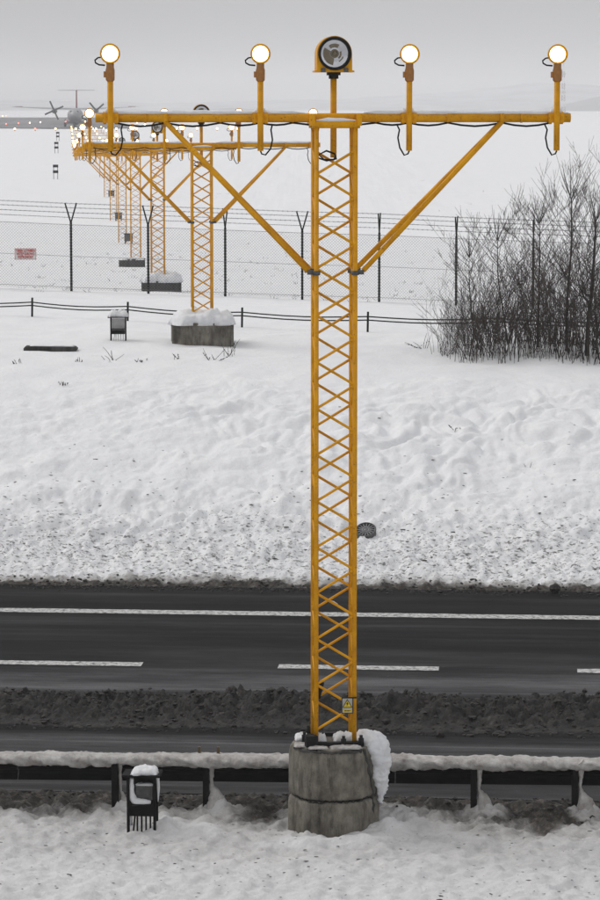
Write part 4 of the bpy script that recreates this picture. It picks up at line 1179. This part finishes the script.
# black marker boards left of the light row
for i, (px_, Yv, lab) in enumerate(((55, 236, 'nearest of three black marker boards left of the light row'), (56, 300, 'middle black marker board left of the light row'), (57.5, 370, 'farthest black marker board left of the light row'))):
    x = (px_ - 300) / 2961 * Yv * 0.9934; g = gz(x, Yv)
    root = empty('marker_board', (x, Yv, g)); tag(root, lab, 'marker')
    for zc in (0.55, 1.0):
        mb_ = MB(); mb_.box((0, 0, zc), (0.42, 0.05, 0.22)); mb_.build('board', M['black'], root)
    for sx_ in (-0.16, 0.16):
        mb_ = MB(); mb_.box((sx_, 0.05, 0.5), (0.05, 0.05, 1.2)); mb_.build('stake', M['wire'], root)

# ------------------------------------------------------------------ aircraft on the runway, nose towards us
M['acwhite'] = simple('aircraft_white', (0.80, 0.81, 0.82), (0.7, 0.71, 0.72), 2, 0.4)
M['acgrey'] = simple('aircraft_grey', (0.34, 0.345, 0.36), (0.26, 0.26, 0.27), 2, 0.4)
M['acdark'] = simple('aircraft_dark', (0.03, 0.034, 0.036), None, 4, 0.4)
M['acred'] = simple('aircraft_red', (0.30, 0.03, 0.04), None, 4, 0.4)
PY = 580.0; PX = (75.5 - 300) / 2961 * PY * 0.9934
ac = empty('turboprop_aircraft', (PX, PY, 3.74), R(3)); tag(ac, 'twin-propeller high-wing aircraft with T-tail facing us on the runway', 'aircraft')
b_ = MB(); b_.lathe([(0.05, -10.6), (0.55, -10.2), (1.0, -9.4), (1.32, -8.2), (1.43, -6.8), (1.43, 5.0), (1.2, 8.0), (0.7, 10.6), (0.2, 12.0)], (0, 0, 2.15), 'Y', 24); fu = b_.build('fuselage', M['acgrey'], ac)
b_ = MB(); b_.box((-0.42, -9.35, 2.85), (0.7, 0.25, 0.36), rx=-0.5); b_.box((0.42, -9.35, 2.85), (0.7, 0.25, 0.36), rx=-0.5); b_.build('windscreen', M['acdark'], fu)
b_ = MB()
for sg in (-1, 1):
    b_.add([(0, -1.6, 3.62), (0, 1.2, 3.62), (sg * 4.2, 1.1, 3.66), (sg * 4.2, -1.6, 3.66), (sg * 12.3, 0.4, 3.92), (sg * 12.3, -0.9, 3.92), (0, -1.6, 3.28), (0, 1.2, 3.40), (sg * 4.2, 1.1, 3.42), (sg * 4.2, -1.6, 3.34), (sg * 12.3, 0.4, 3.83), (sg * 12.3, -0.9, 3.80)],
           [(0, 3, 2, 1), (3, 5, 4, 2), (6, 7, 8, 9), (9, 8, 10, 11), (0, 6, 9, 3), (3, 9, 11, 5), (1, 2, 8, 7), (2, 4, 10, 8), (5, 11, 10, 4)])
b_.build('wing', M['acwhite'], ac)
for sg in (-1, 1):
    b_ = MB(); b_.box((sg * 11.0, -0.3, 3.90), (1.5, 1.0, 0.10)); b_.build('wing_tip_band', M['acred'], ac)
    b_ = MB(); b_.lathe([(0.20, -3.6), (0.42, -3.2), (0.52, -2.4), (0.52, 0.5), (0.2, 2.2)], (sg * 4.05, 0, 3.05), 'Y', 16); nc = b_.build('engine_nacelle', M['acgrey'], ac)
    b_ = MB(); b_.lathe([(0.02, -4.0), (0.16, -3.85), (0.24, -3.6)], (sg * 4.05, 0, 3.15), 'Y', 12); b_.build('spinner', M['acdark'], nc)
    for k in range(4):
        a = R(32 + 90 * k + 8 * sg); ca_, sa_ = math.cos(a), math.sin(a)
        b_ = MB(); b_.add([(sg * 4.05 + ca_ * r_ - sa_ * w_, -3.72 + w_ * 0.4 + dy_, 3.15 + sa_ * r_ + ca_ * w_) for r_ in (0.15, 1.0, 1.95) for (w_, dy_) in ((-0.16, 0), (0.16, 0), (0.16, 0.06), (-0.16, 0.06))],
                          [(i * 4 + j, i * 4 + (j + 1) % 4, (i + 1) * 4 + (j + 1) % 4, (i + 1) * 4 + j) for i in (0, 1) for j in range(4)] + [(8, 9, 10, 11), (3, 2, 1, 0)]); b_.build('propeller_blade', M['acdark'], nc)
b_ = MB(); b_.prism([(-0.14, 3.2), (0.14, 3.2), (0.10, 7.1), (-0.10, 7.1)], 8.2, 10.9); fin = b_.build('tail_fin', M['acred'], ac)
b_ = MB(); b_.box((0, 10.0, 7.1), (7.3, 1.4, 0.14)); b_.lathe([(0.05, -1.2), (0.24, -0.6), (0.24, 0.8), (0.05, 1.4)], (0, 10.0, 7.1), 'Y', 10); b_.build('tailplane', M['acwhite'], fin)
b_ = MB(); b_.lathe([(0.3, -3), (0.75, -2), (0.75, 2.5), (0.3, 4)], (0, 0, 0.95), 'Y', 14); b_.box((0, 0, 0.85), (3.6, 3.2, 0.5)); b_.build('gear_fairing', M['acgrey'], ac)
for (wx_, wy_) in ((-2.05, 0.5), (2.05, 0.5), (0, -8.4)):
    b_ = MB(); b_.lathe([(0.25, -0.25), (0.42, -0.2), (0.42, 0.2), (0.25, 0.25)], (wx_, wy_, 0.42), 'X', 16); b_.box((wx_, wy_, 0.95), (0.16, 0.16, 1.0)); b_.build('wheel', M['acdark'], ac)
for (lx_, lz_) in ((-1.9, 1.0), (1.9, 1.0)):
    b_ = MB(); b_.lathe([(0.13, -1.75), (0.001, -1.80)], (lx_, 0, lz_), 'Y', 12); b_.build('landing_light', M['lens_red'] if lx_ < 0 else M['lens_far'], ac)

# ------------------------------------------------------------------ far distance: radio mast, tree belts, hills
lat_ = MB(); wht = MB()
TY = 2400.0; TX = (563.2 - 300) / 2961 * TY * 0.9934
M['mastred'] = simple('mast_red', (0.16, 0.03, 0.05), None, 4, 0.6)
rm = empty('radio_mast', (TX, TY, 3.5)); tag(rm, 'faint red and white lattice radio mast in the haze at right', 'radio mast')
for k in range(8):
    z0, z1 = k * 4.7, (k + 1) * 4.7; w0 = 1.5 - 0.10 * k; w1 = 1.5 - 0.10 * (k + 1)
    b_ = MB()
    for sx_ in (-1, 1):
        for sy_ in (-1, 1): b_.path([(sx_ * w0, sy_ * w0, z0), (sx_ * w1, sy_ * w1, z1)], 0.30, 4, False)
    for j in range(4):
        za, zc = z0 + j * 1.175, z0 + (j + 1) * 1.175; f = 1 if j % 2 else -1
        for sy_ in (-1, 1): b_.path([(-w0 * f, sy_ * w0, za), (w0 * f, sy_ * w0, zc)], 0.2, 4, False); b_.path([(sy_ * w0, -w0 * f, za), (sy_ * w0, w0 * f, zc)], 0.12, 4, False)
    b_.build('mast_section', M['mastred'] if k % 2 == 0 else M['white'], rm)
for zc in (15.5, 30):
    b_ = MB(); b_.lathe([(1.9, 0), (1.9, 1.8)], (0, 0, zc), 'Z', 10); b_.build('aerial_drum', M['acgrey'], rm)
b_ = MB(); b_.path([(0, 0, 37.5), (0, 0, 41)], 0.2, 5); b_.build('tip', M['acred'], rm)

M['wood'] = simple('far_woodland', (0.05, 0.05, 0.05), (0.02, 0.022, 0.02), 0.02, 0.9)
M['hilldark'] = simple('dark_wooded_hill', (0.10, 0.11, 0.125), (0.05, 0.055, 0.065), 0.02, 0.9)
M['hill'] = simple('snowy_wooded_hill', (0.34, 0.36, 0.38), (0.12, 0.13, 0.15), 0.012, 0.9, stops=(0.4, 0.6))
hx = np.linspace(-3800, 3800, 240); hy = np.linspace(0, 1, 26)
HX, HT_ = np.meshgrid(hx, hy)
def hill(name, yc, depth, f, mat_):
    prof_ = f(hx)
    Z = 2.0 + prof_[None, :] * np.sin(np.pi * np.clip(HT_, 0, 1)) ** 0.8 + 2.0 * fbm(HX / 40, HT_ * 12, 5, 4) * np.sin(np.pi * HT_)
    me_ = grid_mesh(name, HX, yc + HT_ * depth, Z, mat_); tag(link(name, me_), kind='structure')
hill('wooded_hill', 3300, 700, lambda x: 1 + 20 * sstep(260, 400, x) + 4 * fbm(x / 120, x * 0 + 3, 5, 4), M['hilldark'])
hill('far_hills', 4400, 1100, lambda x: 14 + 28 * sstep(-200, 500, x) + 9 * fbm(x / 300, x * 0 + 8, 9, 5), M['hill'])

# ------------------------------------------------------------------ haze
b_ = MB(); b_.box((0, 2650, 28.5), (8800, 6250, 65))
hz = b_.build('haze', None)
m = bpy.data.materials.new('winter_haze'); m.use_nodes = True; t = m.node_tree
for n_ in list(t.nodes): t.nodes.remove(n_)
o_ = t.nodes.new('ShaderNodeOutputMaterial'); pv = t.nodes.new('ShaderNodeVolumePrincipled')
pv.inputs['Color'].default_value = (0.95, 0.955, 0.97, 1); pv.inputs['Density'].default_value = 0.0004; pv.inputs['Anisotropy'].default_value = 0.0
t.links.new(pv.outputs[0], o_.inputs['Volume'])
hz.data.materials.clear(); hz.data.materials.append(m)
tag(hz, 'pale winter haze hanging over the whole airfield', 'haze', kind='stuff')
